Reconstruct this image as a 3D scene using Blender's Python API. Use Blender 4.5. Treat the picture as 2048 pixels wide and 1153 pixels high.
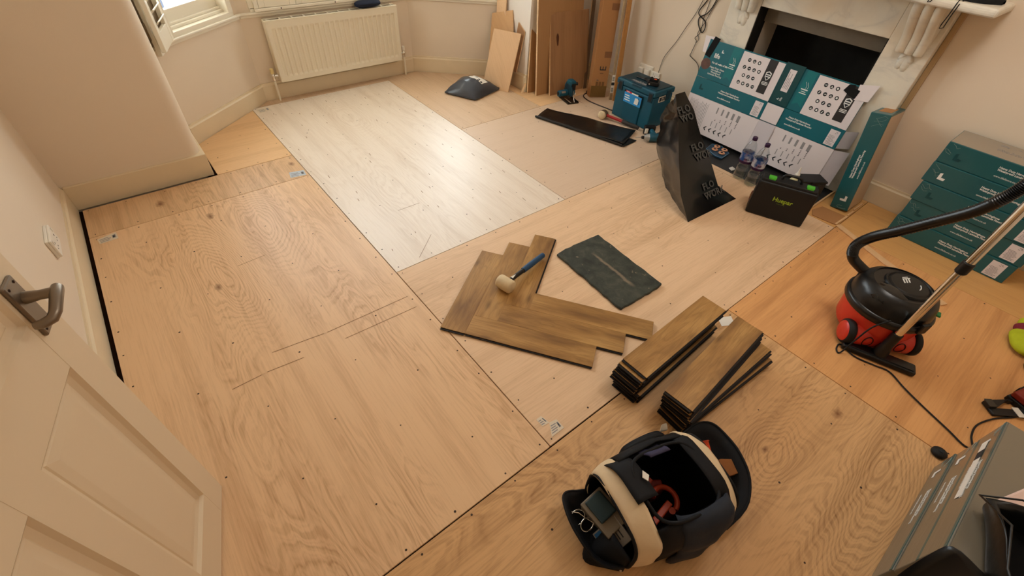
import bpy, bmesh, math, random
from mathutils import Vector, Matrix, noise as mnoise
random.seed(7)
SC = bpy.context.scene
for _o in list(bpy.data.objects): bpy.data.objects.remove(_o, do_unlink=True)
COL = SC.collection
PI = math.pi

# ------------------------------------------------------------------ camera, world, lights, exposure
cam_data = bpy.data.cameras.new('camera'); cam = bpy.data.objects.new('camera', cam_data); COL.objects.link(cam)
cam_data.sensor_width = 36.0; cam_data.lens = 36.0 * 912.0 / 2048.0; cam_data.clip_start = 0.02
# rows: right, down, forward of the camera expressed in room axes
_R = ((0.78082921, -0.62268021, 0.05074543), (-0.40612654, -0.56763657, -0.71613543), (0.47472832, 0.5385704, -0.69611418))
_m = Matrix(((_R[0][0], -_R[1][0], -_R[2][0], 0.0), (_R[0][1], -_R[1][1], -_R[2][1], 0.0), (_R[0][2], -_R[1][2], -_R[2][2], 1.65), (0, 0, 0, 1)))
cam.matrix_world = _m
SC.camera = cam
SC.view_settings.view_transform = 'Standard'; SC.view_settings.look = 'None'
SC.view_settings.gamma = 1.0; SC.view_settings.use_curve_mapping = False
SC.view_settings.exposure = 0.08
SC.cycles.max_bounces = 10; SC.cycles.diffuse_bounces = 6; SC.cycles.glossy_bounces = 4
SC.cycles.transmission_bounces = 8; SC.cycles.transparent_max_bounces = 16
SC.cycles.sample_clamp_indirect = 6.0

W = bpy.data.worlds.new('overcast_sky'); SC.world = W; W.use_nodes = True
_bg = W.node_tree.nodes['Background']; _bg.inputs['Color'].default_value = (0.86, 0.93, 1.0, 1); _bg.inputs['Strength'].default_value = 13.5

def area_light(name, loc, target, sx, sy, power, color=(1, 1, 1), portal=False):
    l = bpy.data.lights.new(name, 'AREA'); l.shape = 'RECTANGLE'; l.size = sx; l.size_y = sy; l.energy = power; l.color = color
    o = bpy.data.objects.new(name, l); COL.objects.link(o); o.location = loc
    d = Vector(target) - Vector(loc); o.rotation_euler = d.to_track_quat('-Z', 'Y').to_euler()
    if portal: l.cycles.is_portal = True
    return o
# portals sit in the three bay window openings and only guide the sky light in
area_light('window_portal', (0.44, 4.13, 1.5), (1.2, 3.2, 1.5), 0.62, 1.55, 1, portal=True)
area_light('window_portal', (1.55, 4.40, 1.5), (1.55, 3.4, 1.5), 1.2, 1.55, 1, portal=True)
area_light('window_portal', (2.62, 4.14, 1.5), (1.9, 3.2, 1.5), 0.62, 1.55, 1, portal=True)
# added fill light, unseen, to brighten the right wall and the foreground
_cl = bpy.data.lights.new('fill_lamp', 'POINT'); _cl.shadow_soft_size = 0.25; _cl.energy = 28.0; _cl.color = (1.0, 0.96, 0.91)
_fill_obj = bpy.data.objects.new('fill_lamp', _cl); COL.objects.link(_fill_obj); _fill_obj.location = (2.35, 0.35, 2.3)

# ------------------------------------------------------------------ node / material helpers
def srgb(r, g, b, a=1.0):
    f = lambda c: (c / 12.92) if c <= 0.04045 else ((c + 0.055) / 1.055) ** 2.4
    return (f(r / 255.0), f(g / 255.0), f(b / 255.0), a)

class T:
    def __init__(s, name):
        s.m = bpy.data.materials.new(name); s.m.use_nodes = True; s.t = s.m.node_tree
        s.t.nodes.clear(); s.out = s.t.nodes.new('ShaderNodeOutputMaterial')
    def n(s, typ, ins=None, out=0, **at):
        nd = s.t.nodes.new('ShaderNode' + typ)
        for k, v in at.items(): setattr(nd, k, v)
        for k, v in (ins or {}).items():
            sk = nd.inputs[k]
            if isinstance(v, bpy.types.NodeSocket): s.t.links.new(v, sk)
            else: sk.default_value = v
        return nd.outputs[out]
    def math(s, op, a, b=0.0, c=0.0, clamp=False): return s.n('Math', {0: a, 1: b, 2: c}, operation=op, use_clamp=clamp)
    def mix(s, f, a, b): return s.n('Mix', {0: f, 6: a, 7: b}, out=2, data_type='RGBA')
    def ramp(s, f, stops):
        nd = s.t.nodes.new('ShaderNodeValToRGB'); s.t.links.new(f, nd.inputs[0]); e = nd.color_ramp.elements
        while len(e) < len(stops): e.new(0.5)
        for i, (p, c) in enumerate(stops): e[i].position = p; e[i].color = c
        return nd.outputs[0]
    def obj(s): return s.n('TexCoord', out=3)
    def mapping(s, v, scale=(1, 1, 1), loc=(0, 0, 0), rot=(0, 0, 0)): return s.n('Mapping', {'Vector': v, 'Scale': scale, 'Location': loc, 'Rotation': rot})
    def noise(s, v, scale=5, detail=2, rough=0.5, dist=0.0, out=0): return s.n('TexNoise', {'Vector': v, 'Scale': scale, 'Detail': detail, 'Roughness': rough, 'Distortion': dist}, out=out)
    def bump(s, h, strength=0.3, dist=0.01): return s.n('Bump', {'Height': h, 'Strength': strength, 'Distance': dist})
    def bsdf(s, color, rough=0.5, metal=0.0, spec=0.5, normal=None, coat=0.0, coat_rough=0.1, trans=0.0, ior=1.45, alpha=1.0, sheen=0.0, emit=None, estr=0.0):
        ins = {'Base Color': color, 'Roughness': rough, 'Metallic': metal, 'Specular IOR Level': spec, 'Coat Weight': coat, 'Coat Roughness': coat_rough,
               'Transmission Weight': trans, 'IOR': ior, 'Alpha': alpha, 'Sheen Weight': sheen}
        if normal is not None: ins['Normal'] = normal
        b = s.n('BsdfPrincipled', ins); s.t.links.new(b, s.out.inputs[0]); return s.m

def plain(name, col, rough=0.5, metal=0.0, spec=0.5, bump=0.0, bscale=80, coat=0.0, var=0.0, sheen=0.0, vscale=4.0):
    t = T(name); c = col; o = t.obj()
    if var > 0:
        nz = t.noise(o, vscale, 4, 0.6)
        c = t.mix(t.n('MapRange', {0: nz, 1: 0.3, 2: 0.7}), col, tuple(x * (1 - var) for x in col[:3]) + (1,))
    nrm = t.bump(t.noise(o, bscale, 3), bump, 0.004) if bump > 0 else None
    return t.bsdf(c, rough, metal, spec, nrm, coat, sheen=sheen)

def plywood(name, axis, seed, light, dark, centers=(), knots=(), rings=9.0, ringamt=0.5, rough=0.48, spec=0.32, stripes=0.3, local=False):
    t = T(name); o = t.obj(); sp = t.n('SeparateXYZ', {0: o}).node
    X, Y, Z = sp.outputs
    L, Wd = (X, Y) if axis == 'x' else (Y, X)
    if axis == 'z': L, Wd = Z, X
    v = t.n('CombineXYZ', {0: t.math('MULTIPLY', L, 0.55), 1: t.math('MULTIPLY', Wd, 2.4), 2: seed * 3.17})
    f = t.math('MULTIPLY', t.noise(v, 1.5, 3, 0.45, 0.35), 2.4)
    for (cx, cy, sx, sy, a) in centers:
        dx = t.math('DIVIDE', t.math('SUBTRACT', X, cx), sx); dy = t.math('DIVIDE', t.math('SUBTRACT', Y, cy), sy)
        d = t.math('ADD', t.math('MULTIPLY', dx, dx), t.math('MULTIPLY', dy, dy))
        f = t.math('ADD', f, t.math('MULTIPLY', t.math('EXPONENT', t.math('MULTIPLY', d, -1.0)), a))
    acc = None
    for (cx, cy, sx, sy, a) in centers:
        dx = t.math('DIVIDE', t.math('SUBTRACT', X, cx), sx * 1.25); dy = t.math('DIVIDE', t.math('SUBTRACT', Y, cy), sy * 1.25)
        g = t.math('EXPONENT', t.math('MULTIPLY', t.math('ADD', t.math('MULTIPLY', dx, dx), t.math('MULTIPLY', dy, dy)), -1.0))
        acc = g if acc is None else t.math('MAXIMUM', acc, g)
    fw = t.math('ADD', f, t.math('MULTIPLY', t.noise(t.n('CombineXYZ', {0: t.math('MULTIPLY', L, 9.0), 1: t.math('MULTIPLY', Wd, 40.0), 2: seed}), 1.0, 3, 0.6), 0.06))
    s = t.math('SINE', t.math('MULTIPLY', fw, rings * 6.2832))
    s2 = t.math('SINE', t.math('MULTIPLY', fw, rings * 6.2832 * 2.7))
    ring = t.math('POWER', t.math('MULTIPLY_ADD', s, 0.5, 0.5), 2.2)
    ring = t.math('MULTIPLY_ADD', t.math('POWER', t.math('MULTIPLY_ADD', s2, 0.5, 0.5), 2.0), 0.45, ring)
    m = t.n('MapRange', {0: t.noise(t.n('CombineXYZ', {0: t.math('MULTIPLY', L, 0.8), 1: t.math('MULTIPLY', Wd, 2.2), 2: seed * 1.7 + 9}), 1.6, 3), 1: 0.42, 2: 0.66})
    if acc is not None: m = t.math('MAXIMUM', m, t.math('MULTIPLY', acc, 1.15), clamp=True)
    fine = t.noise(t.n('CombineXYZ', {0: t.math('MULTIPLY', L, 5.0), 1: t.math('MULTIPLY', Wd, 130.0), 2: seed}), 1.0, 3, 0.6)
    fl2 = t.noise(t.n('CombineXYZ', {0: t.math('MULTIPLY', L, 22.0), 1: t.math('MULTIPLY', Wd, 420.0), 2: seed}), 1.0, 1, 0.5)
    pore = t.math('GREATER_THAN', fl2, 0.72)
    strp = t.n('MapRange', {0: t.noise(t.n('CombineXYZ', {0: t.math('MULTIPLY', L, 0.5), 1: t.math('MULTIPLY', Wd, 9.0), 2: seed * 2.3}), 1.3, 2), 1: 0.45, 2: 0.75})
    amt = t.math('MULTIPLY', t.math('MULTIPLY', t.math('MULTIPLY', ring, t.math('MULTIPLY_ADD', fine, 1.5, 0.15)), m), ringamt * 0.42)
    amt = t.math('MULTIPLY_ADD', t.math('SUBTRACT', fine, 0.5), 0.75, amt)
    amt = t.math('MULTIPLY_ADD', strp, stripes, amt)
    amt = t.math('MULTIPLY_ADD', pore, 0.22, amt, clamp=True)
    col = t.mix(amt, light, dark)
    for (kx, ky, r) in knots:
        dx = t.math('DIVIDE', t.math('SUBTRACT', X, kx), r * (1.5 if axis == 'x' else 0.85)); dy = t.math('DIVIDE', t.math('SUBTRACT', Y, ky), r * (0.85 if axis == 'x' else 1.5))
        d = t.math('SQRT', t.math('ADD', t.math('MULTIPLY', dx, dx), t.math('MULTIPLY', dy, dy)))
        d = t.math('ADD', d, t.math('MULTIPLY', t.math('SUBTRACT', t.noise(o, 60, 3), 0.5), 1.3))
        k = t.n('MapRange', {0: d, 1: 1.3, 2: 0.1, 3: 0.0, 4: 0.85})
        col = t.mix(k, col, srgb(112, 66, 34))
    nrm = t.bump(fine, 0.06, 0.002)
    return t.bsdf(col, rough, 0.0, spec, nrm)

def oak(name, light, mid, dark, seed=0.0, rough=0.45):
    # brown oak print of the laminate planks; grain runs along local x, every object gets its own offset
    t = T(name); o = t.obj(); rnd = t.n('ObjectInfo', out=5)
    off = t.n('CombineXYZ', {0: t.math('MULTIPLY', rnd, 37.0), 1: t.math('MULTIPLY', rnd, 11.0), 2: t.math('MULTIPLY', rnd, 53.0)})
    v = t.n('VectorMath', {0: o, 1: off}, operation='ADD')
    fig = t.noise(t.mapping(v, (2.2, 17, 2)), 1.0, 3, 0.55, 0.8)
    s = t.math('POWER', t.math('MULTIPLY_ADD', t.math('SINE', t.math('MULTIPLY', fig, 46.0)), 0.5, 0.5), 2.0)
    fine = t.noise(t.mapping(v, (9, 300, 9)), 1.0, 3, 0.65)
    c = t.ramp(t.noise(t.mapping(v, (2.0, 9, 2)), 1.2, 3), [(0.3, dark), (0.5, mid), (0.72, light)])
    c = t.mix(t.math('MULTIPLY', s, 0.28), c, dark)
    c = t.mix(t.n('MapRange', {0: fine, 1: 0.5, 2: 0.8, 3: 0.0, 4: 0.55}), c, dark)
    kn = t.n('TexVoronoi', {'Vector': t.mapping(v, (3.0, 9.0, 3)), 'Scale': 1.0})
    c = t.mix(t.n('MapRange', {0: kn, 1: 0.16, 2: 0.03, 3: 0.0, 4: 0.75}), c, srgb(48, 28, 14))
    return t.bsdf(c, rough, 0, 0.35, t.bump(fine, 0.12, 0.001))

# ------------------------------------------------------------------ mesh helpers
class MB:
    def __init__(s): s.v = []; s.f = []; s.mi = []; s.cur = 0
    def add(s, vs, fs):
        b = len(s.v); s.v += [tuple(p) for p in vs]
        for f in fs: s.f.append([b + i for i in f]); s.mi.append(s.cur)
        return s
    def box(s, x0, x1, y0, y1, z0, z1, M=None):
        vs = [Vector(p) for p in ((x0, y0, z0), (x1, y0, z0), (x1, y1, z0), (x0, y1, z0), (x0, y0, z1), (x1, y0, z1), (x1, y1, z1), (x0, y1, z1))]
        if M is not None: vs = [M @ p for p in vs]
        return s.add(vs, [(0, 3, 2, 1), (4, 5, 6, 7), (0, 1, 5, 4), (1, 2, 6, 5), (2, 3, 7, 6), (3, 0, 4, 7)])
    def prism(s, poly, z0, z1, M=None):
        n = len(poly); vs = [Vector((x, y, z0)) for x, y in poly] + [Vector((x, y, z1)) for x, y in poly]
        if M is not None: vs = [M @ p for p in vs]
        return s.add(vs, [tuple(reversed(range(n))), tuple(range(n, 2 * n))] + [(i, (i + 1) % n, n + (i + 1) % n, n + i) for i in range(n)])
    def slab(s, pts, nrm):
        # polygon of 3-D points extruded by the vector nrm
        n = len(pts); nv = Vector(nrm); a = [Vector(p) for p in pts]; b = [p + nv for p in a]
        return s.add(a + b, [tuple(reversed(range(n))), tuple(range(n, 2 * n))] + [(i, (i + 1) % n, n + (i + 1) % n, n + i) for i in range(n)])
    def tube(s, pts, r, seg=8, closed=False, cap=True):
        P = [Vector(p) for p in pts]; n = len(P); rr = r if isinstance(r, (list, tuple)) else [r] * n
        up = None; vs = []
        for i, p in enumerate(P):
            if closed: d = P[(i + 1) % n] - P[i - 1]
            else: d = P[min(i + 1, n - 1)] - P[max(i - 1, 0)]
            d.normalize()
            if up is None: up = Vector((0, 0, 1)) if abs(d.z) < 0.9 else Vector((1, 0, 0))
            a = d.cross(up)
            if a.length < 1e-4: a = d.orthogonal()
            a.normalize(); up = a.cross(d).normalized()
            for k in range(seg):
                an = 2 * PI * k / seg; vs.append(p + (a * math.cos(an) + up * math.sin(an)) * rr[i])
        fs = []
        for i in range(n if closed else n - 1):
            j = (i + 1) % n
            for k in range(seg): fs.append((i * seg + k, i * seg + (k + 1) % seg, j * seg + (k + 1) % seg, j * seg + k))
        if cap and not closed: fs += [tuple(range(seg - 1, -1, -1)), tuple(range((n - 1) * seg, n * seg))]
        return s.add(vs, fs)
    def cyl(s, p0, p1, r0, r1=None, seg=20): return s.tube([p0, p1], [r0, r0 if r1 is None else r1], seg)
    def lathe(s, prof, seg=28, M=None, cap=True):
        vs = []; n = len(prof)
        for r, z in prof:
            for k in range(seg):
                a = 2 * PI * k / seg; p = Vector((r * math.cos(a), r * math.sin(a), z)); vs.append(M @ p if M is not None else p)
        fs = [(i * seg + k, i * seg + (k + 1) % seg, (i + 1) * seg + (k + 1) % seg, (i + 1) * seg + k) for i in range(n - 1) for k in range(seg)]
        if cap: fs += [tuple(range(seg - 1, -1, -1)), tuple(range((n - 1) * seg, n * seg))]
        return s.add(vs, fs)
    def grid(s, rows):
        # rows of equally many points
        nr, nc = len(rows), len(rows[0]); vs = [p for r in rows for p in r]
        return s.add(vs, [(i * nc + j, i * nc + j + 1, (i + 1) * nc + j + 1, (i + 1) * nc + j) for i in range(nr - 1) for j in range(nc - 1)])
    def sphere(s, c, rx, ry=None, rz=None, seg=14, rings=9):
        ry = ry or rx; rz = rz or rx
        prof = [(math.sin(PI * i / rings), -math.cos(PI * i / rings)) for i in range(rings + 1)]
        M = Matrix.Translation(c) @ Matrix.Diagonal((rx, ry, rz, 1))
        return s.lathe([(max(a, 1e-3), b) for a, b in prof], seg, M)
    def disc(s, c, r, seg=10, nz=(0, 0, 1)):
        q = Vector(nz).to_track_quat('Z', 'Y'); c = Vector(c)
        return s.add([c + q @ Vector((r * math.cos(2 * PI * k / seg), r * math.sin(2 * PI * k / seg), 0)) for k in range(seg)], [tuple(range(seg))])
    def build(s, name, mats, parent=None, smooth=None, bevel=0.0, bseg=2, solid=0.0, sub=0, kind=None, label=None, world=True):
        me = bpy.data.meshes.new(name); me.from_pydata(s.v, [], s.f)
        for m in (mats if isinstance(mats, (list, tuple)) else [mats]): me.materials.append(m)
        for p, i in zip(me.polygons, s.mi): p.material_index = i
        me.update()
        o = bpy.data.objects.new(name, me); COL.objects.link(o)
        if smooth is not None:
            for p in me.polygons: p.use_smooth = True
            me.set_sharp_from_angle(angle=math.radians(smooth))
        if sub: mm = o.modifiers.new('subsurf', 'SUBSURF'); mm.levels = sub; mm.render_levels = sub
        if solid: mm = o.modifiers.new('solid', 'SOLIDIFY'); mm.thickness = solid; mm.offset = 0
        if bevel: mm = o.modifiers.new('bevel', 'BEVEL'); mm.width = bevel; mm.segments = bseg; mm.limit_method = 'ANGLE'; mm.angle_limit = math.radians(35)
        if parent is not None:
            o.parent = parent
            if world: o.matrix_parent_inverse = wm(parent).inverted()
        if kind: o['kind'] = kind
        if label: o['label'] = label
        return o

def wm(o):
    m = o.matrix_basis.copy()
    if o.parent is not None: m = wm(o.parent) @ o.matrix_parent_inverse @ m
    return m

def thing(name, label, cat, loc=(0, 0, 0), rz=0.0, group=None, rot=None):
    o = bpy.data.objects.new(name, None); COL.objects.link(o); o.empty_display_size = 0.1
    o.location = loc; o.rotation_euler = rot if rot is not None else (0, 0, rz)
    o['label'] = label; o['category'] = cat
    if group: o['group'] = group
    return o
def tag(o, label, cat, group=None):
    o['label'] = label; o['category'] = cat
    if group: o['group'] = group
    return o
def struct(o): o['kind'] = 'structure'; return o

def basis(o, x, y):
    x = Vector(x).normalized(); y = Vector(y); y = (y - x * y.dot(x)).normalized(); z = x.cross(y)
    m = Matrix.Identity(4)
    for i in range(3): m[i][0], m[i][1], m[i][2], m[i][3] = x[i], y[i], z[i], o[i]
    return m

def text(name, body, M, size, mat, parent, align='LEFT', bold=0.0, ext=0.0004, world=True, spacing=1.0, line=1.0, sx=1.0):
    cu = bpy.data.curves.new(name, 'FONT'); cu.body = body; cu.size = size; cu.align_x = align; cu.extrude = ext; cu.offset = bold
    cu.space_character = spacing; cu.space_line = line; cu.resolution_u = 2
    tmp = bpy.data.objects.new(name, cu); COL.objects.link(tmp)
    me = bpy.data.meshes.new_from_object(tmp); me.name = name; bpy.data.objects.remove(tmp); bpy.data.curves.remove(cu)
    me.materials.clear(); me.materials.append(mat)
    o = bpy.data.objects.new(name, me); COL.objects.link(o)
    o.matrix_basis = M @ Matrix.Diagonal((sx, 1, 1, 1))
    if parent is not None:
        o.parent = parent
        if world: o.matrix_parent_inverse = wm(parent).inverted()
    return o
# ------------------------------------------------------------------ shared materials
M_wall = plain('peach_wall_paint', srgb(226, 210, 189), 0.75, spec=0.25, bump=0.05, bscale=220, var=0.03, vscale=1.3)
M_wallw = plain('pale_wall_tone', srgb(230, 222, 212), 0.75, spec=0.25, bump=0.05, bscale=220)  # paler wall tone; on the far right wall it carries painted daylight
M_skirt = plain('cream_gloss_paint', srgb(226, 208, 176), 0.38, spec=0.45, bump=0.03, bscale=60, var=0.05, vscale=6)
M_trim = plain('white_trim_paint', srgb(232, 224, 206), 0.35, spec=0.45)
M_door = plain('cream_door_paint', srgb(222, 202, 172), 0.42, spec=0.4, bump=0.03, bscale=160)
M_ceil = plain('ceiling_paint', srgb(240, 232, 220), 0.9, spec=0.1)
M_dark = plain('dark_subfloor', srgb(52, 34, 24), 0.9, spec=0.1, bump=0.2, bscale=30)
M_black = plain('black_plastic', srgb(20, 20, 21), 0.42, spec=0.45, bump=0.04, bscale=300)
M_blackm = plain('matt_black', srgb(17, 17, 18), 0.75, spec=0.25)
M_metal = plain('brushed_steel', srgb(186, 182, 176), 0.28, 1.0)
M_chrome = plain('chrome', srgb(226, 222, 214), 0.13, 1.0)
M_bronze = plain('satin_nickel', srgb(132, 120, 106), 0.36, 0.85)
M_white = plain('white_plastic', srgb(232, 226, 214), 0.35, spec=0.5)
M_paper = plain('white_paper', srgb(226, 222, 214), 0.7, spec=0.2)
M_ink = plain('dark_ink', srgb(46, 50, 54), 0.7, spec=0.2)
M_inkg = plain('grey_ink', srgb(146, 144, 146), 0.7, spec=0.2)
M_inkw = plain('white_ink', srgb(228, 230, 228), 0.6, spec=0.2)
M_rubber = plain('black_rubber', srgb(24, 23, 22), 0.6, spec=0.35)
M_red = plain('red_plastic', srgb(196, 42, 28), 0.42, spec=0.45)
M_orange = plain('orange_plastic', srgb(226, 78, 30), 0.42, spec=0.45)
M_ply_edge = plain('raw_ply_edge', srgb(228, 192, 150), 0.7, spec=0.2, bump=0.1, bscale=120, var=0.2, vscale=60)

def outside_paint(): return plain('outside_grey_brick', srgb(60, 64, 74), 0.9, spec=0.1, var=0.2, vscale=9)
def glass_pane():
    t = T('window_glass'); fr = t.math('MULTIPLY_ADD', t.math('POWER', t.n('LayerWeight', {0: 0.5}, out=1), 5.0), 0.7, 0.04)
    a = t.n('BsdfTransparent', {0: (0.96, 0.98, 0.97, 1)}); b = t.n('BsdfGlossy', {'Color': (1, 1, 1, 1), 'Roughness': 0.02})
    mx = t.n('MixShader', {0: fr, 1: a, 2: b}); t.t.links.new(mx, t.out.inputs[0]); return t.m
M_pane = glass_pane()

# ------------------------------------------------------------------ walls, ceiling
def rect_wall(name, boxes, mat):
    b = MB()
    for q in boxes: b.box(*q)
    return struct(b.build(name, mat))
rect_wall('ceiling', [(-1.9, 4.2, -1.5, 5.0, 2.7, 2.8)], M_ceil)
rect_wall('wall_left', [(-0.70, -0.545, 0.35, 3.45, -0.03, 2.7), (-0.70, -0.545, -1.45, -0.43, -0.03, 2.7), (-0.70, -0.545, -0.43, 0.35, 2.03, 2.7)], M_wall)
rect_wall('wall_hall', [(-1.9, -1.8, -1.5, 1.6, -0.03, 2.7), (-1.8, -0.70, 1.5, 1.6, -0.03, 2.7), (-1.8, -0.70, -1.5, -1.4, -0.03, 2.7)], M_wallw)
rect_wall('wall_back', [(-0.70, 3.85, -1.45, -1.30, -0.03, 2.7)], M_wall)
rect_wall('wall_right', [(3.70, 4.10, -1.45, 0.895, -0.03, 2.7), (3.70, 4.10, 1.72, 3.60, -0.03, 2.7), (3.70, 4.10, 0.895, 1.72, 0.945, 2.7)], M_wall)
# left pier with its bull-nosed corner
arc = [(0.115 + 0.07 * math.sin(a), 3.36 - 0.07 * math.cos(a)) for a in [i * PI / 16 for i in range(9)]]
b = MB(); b.prism([(-0.70, 3.29)] + arc + [(0.185, 3.76), (0.10, 4.0), (-0.70, 4.0)], -0.03, 2.7); struct(b.build('wall_far_left', M_wall, smooth=30))
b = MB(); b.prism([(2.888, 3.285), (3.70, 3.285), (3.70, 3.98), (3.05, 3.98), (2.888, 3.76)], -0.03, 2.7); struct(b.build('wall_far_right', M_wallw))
# raised strip in the far right corner, daylight put into its pale colour
b = MB(); b.box(3.655, 3.70, 2.86, 3.285, -0.02, 2.7); struct(b.build('trim_daylit_strip', M_wallw, bevel=0.004))

# ------------------------------------------------------------------ bay walls, windows, sills
def bay(tagname, num, o, e, s0, s1, z0=0.665, z1=2.25, rail=0.125, centre=False):
    d = Vector((e[0] - o[0], e[1] - o[1], 0)); L = d.length
    M = basis((o[0], o[1], 0), d, (-d.y, d.x, 0))
    b = MB()
    b.box(-0.02, L + 0.02, 0, 0.22, -0.03, z0, M); b.box(-0.02, L + 0.02, 0, 0.22, z1, 2.7, M)
    b.box(-0.02, s0, 0, 0.22, z0, z1, M); b.box(s1, L + 0.02, 0, 0.22, z0, z1, M)
    struct(b.build('wall_bay_' + tagname, M_wall))
    w = bpy.data.objects.new('window_%d' % num, None); COL.objects.link(w); w['kind'] = 'structure'
    # architrave / frame ring
    b = MB(); t = 0.035
    b.box(s0 - 0.03, s1 + 0.03, -0.012, 0.16, z0 - 0.02, z0 + 0.012, M); b.box(s0 - 0.03, s1 + 0.03, -0.012, 0.16, z1 - 0.02, z1 + 0.03, M)
    b.box(s0 - 0.035, s0 + 0.012, -0.012, 0.16, z0, z1, M); b.box(s1 - 0.012, s1 + 0.035, -0.012, 0.16, z0, z1, M)
    b.build('window_frame', M_trim, w, bevel=0.004)
    b = MB()
    b.box(s0 + 0.012, s1 - 0.012, 0.03, 0.16, z0 + 0.012, z0 + 0.03, M); b.box(s0 + 0.012, s1 - 0.012, 0.05, 0.16, z0 + 0.03, z0 + 0.045, M)
    b.build('sill_step', M_trim, w, bevel=0.003)
    zr0 = z0 + 0.04; x0, x1 = s0 + 0.012, s1 - 0.012; zm = 0.5 * (z0 + z1)
    for nm, za, zb, yo in (('lower_sash', zr0, zm + 0.02, 0.07), ('upper_sash', zm - 0.02, z1 - 0.02, 0.115)):
        b = MB(); rb = rail - 0.05 if nm == 'lower_sash' else 0.045
        b.box(x0, x1, yo, yo + 0.04, za, za + rb, M); b.box(x0, x1, yo, yo + 0.04, zb - 0.045, zb, M)
        b.box(x0, x0 + 0.045, yo, yo + 0.04, za + rb, zb - 0.045, M); b.box(x1 - 0.045, x1, yo, yo + 0.04, za + rb, zb - 0.045, M)
        sash = b.build(nm, M_trim, w, bevel=0.004)
        b = MB(); b.box(x0 + 0.04, x1 - 0.04, yo + 0.018, yo + 0.022, za + rb - 0.004, zb - 0.04, M); b.build('pane', M_pane, sash)
    # inner sill board with a moulded underside
    b = MB(); b.box(0.0, L, -0.03, 0.0, 0.632, 0.648, M); b.box(0.005, L - 0.005, -0.016, 0.0, 0.612, 0.632, M)
    b.build('sill_board', M_trim, w, bevel=0.005)
    return M, L
ML, LL = bay('left', 1, (0.185, 3.745), (0.846, 4.262), 0.20, 0.755)
MC, LC = bay('centre', 2, (0.846, 4.262), (2.262, 4.262), 0.12, 1.296)
MR, LR = bay('right', 3, (2.262, 4.262), (2.888, 3.745), 0.06, 0.62)
# neighbouring house across the street, seen through the left pane
b = MB(); b.box(-5.0, 0.86, 9.0, 9.4, -6.5, 1.2); b.box(-0.55, 0.25, 8.96, 9.0, -1.4, -0.2); o = struct(b.build('wall_neighbour', outside_paint()))

# ------------------------------------------------------------------ skirting boards
def skirt(name, o, e, h=0.14, th=0.015, inward=-1):
    d = Vector((e[0] - o[0], e[1] - o[1], 0)); L = d.length
    M = basis((o[0], o[1], 0), d, (-d.y, d.x, 0)); b = MB()
    pr = [(0, -0.012), (-th, -0.012), (-th, h - 0.022), (-th * 0.55, h - 0.012), (-th * 0.5, h), (0.002, h)]
    vs = [M @ Vector((x, y, z)) for x in (0, L) for y, z in pr]; n = len(pr)
    b.add(vs, [tuple(range(n)), tuple(range(2 * n - 1, n - 1, -1))] + [(i, n + i, n + (i + 1) % n, (i + 1) % n) for i in range(n)])
    return struct(b.build(name, M_skirt))
skirt('baseboard_left', (-0.545, 0.36), (-0.545, 3.275), 0.147)
b = MB(); b.box(-0.532, 0.200, 3.272, 3.735, -0.012, 0.137); struct(b.build('baseboard_far_left', M_skirt, bevel=0.004))
skirt('baseboard_bay_left', (0.20, 3.757), (0.846, 4.262), 0.136)
skirt('baseboard_bay_centre', (0.846, 4.262), (2.262, 4.262), 0.136)
skirt('baseboard_bay_right', (2.262, 4.262), (2.888, 3.745), 0.142)
skirt('baseboard_return', (2.888, 3.76), (2.888, 3.285), 0.142)
skirt('baseboard_far_right', (2.875, 3.285), (3.66, 3.285), 0.142)
skirt('baseboard_right', (3.70, 0.60), (3.70, -1.30), 0.142)
skirt('baseboard_alcove', (3.655, 3.27), (3.655, 2.86), 0.142); skirt('baseboard_chimney', (3.70, 2.86), (3.70, 2.0), 0.142)
skirt('baseboard_back', (3.70, -1.30), (-0.545, -1.30), 0.142)

# ------------------------------------------------------------------ floor: dark subfloor with plywood sheets laid on it
b = MB(); b.box(-1.8, 4.0, -1.45, 4.35, -0.09, -0.03); floor = struct(b.build('floor', M_dark))
C1 = srgb(226, 190, 150); D1 = srgb(158, 112, 70)
def board(poly, mat, z1=0.0, parent=floor):
    b = MB(); b.prism(poly, z1 - 0.0095, z1); return b.build('plywood_board', mat, parent, bevel=0.0012, bseg=1)
R = lambda x0, x1, y0, y1: [(x0, y0), (x1, y0), (x1, y1), (x0, y1)]
P_b1 = plywood('plywood_swirled', 'y', 1.0, srgb(230, 192, 150), srgb(164, 116, 74), centers=[(0.31, 2.52, 0.17, 0.42, 1.1), (-0.02, 2.2, 0.16, 0.40, -0.9)], knots=[(0.058, 2.782, 0.022), (-0.062, 2.132, 0.018)], rings=12, ringamt=0.85, rough=0.42, spec=0.45)
P_b2 = plywood('plywood_pale', 'y', 2.0, srgb(230, 215, 197), srgb(190, 164, 136), centers=[(1.30, 3.65, 0.20, 0.40, 1.2), (1.05, 2.4, 0.2, 0.6, -0.5)], rings=8, ringamt=0.45, rough=0.42, spec=0.85)
P_b3 = plywood('plywood_streaky', 'y', 3.0, srgb(218, 180, 138), srgb(134, 94, 58), knots=[(0.652, 3.122, 0.020), (-0.145, 3.076, 0.026)], rings=12, ringamt=0.8, stripes=0.45, rough=0.42, spec=0.45)
P_b4 = plywood('plywood_plain', 'x', 4.0, srgb(226, 186, 140), srgb(176, 128, 84), ringamt=0.2)
P_b5 = plywood('plywood_warm', 'y', 5.0, srgb(208, 178, 146), srgb(168, 130, 94), ringamt=0.35)
P_b6 = plywood('plywood_even', 'x', 6.0, srgb(212, 186, 160), srgb(182, 150, 118), ringamt=0.16, stripes=0.16)
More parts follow.
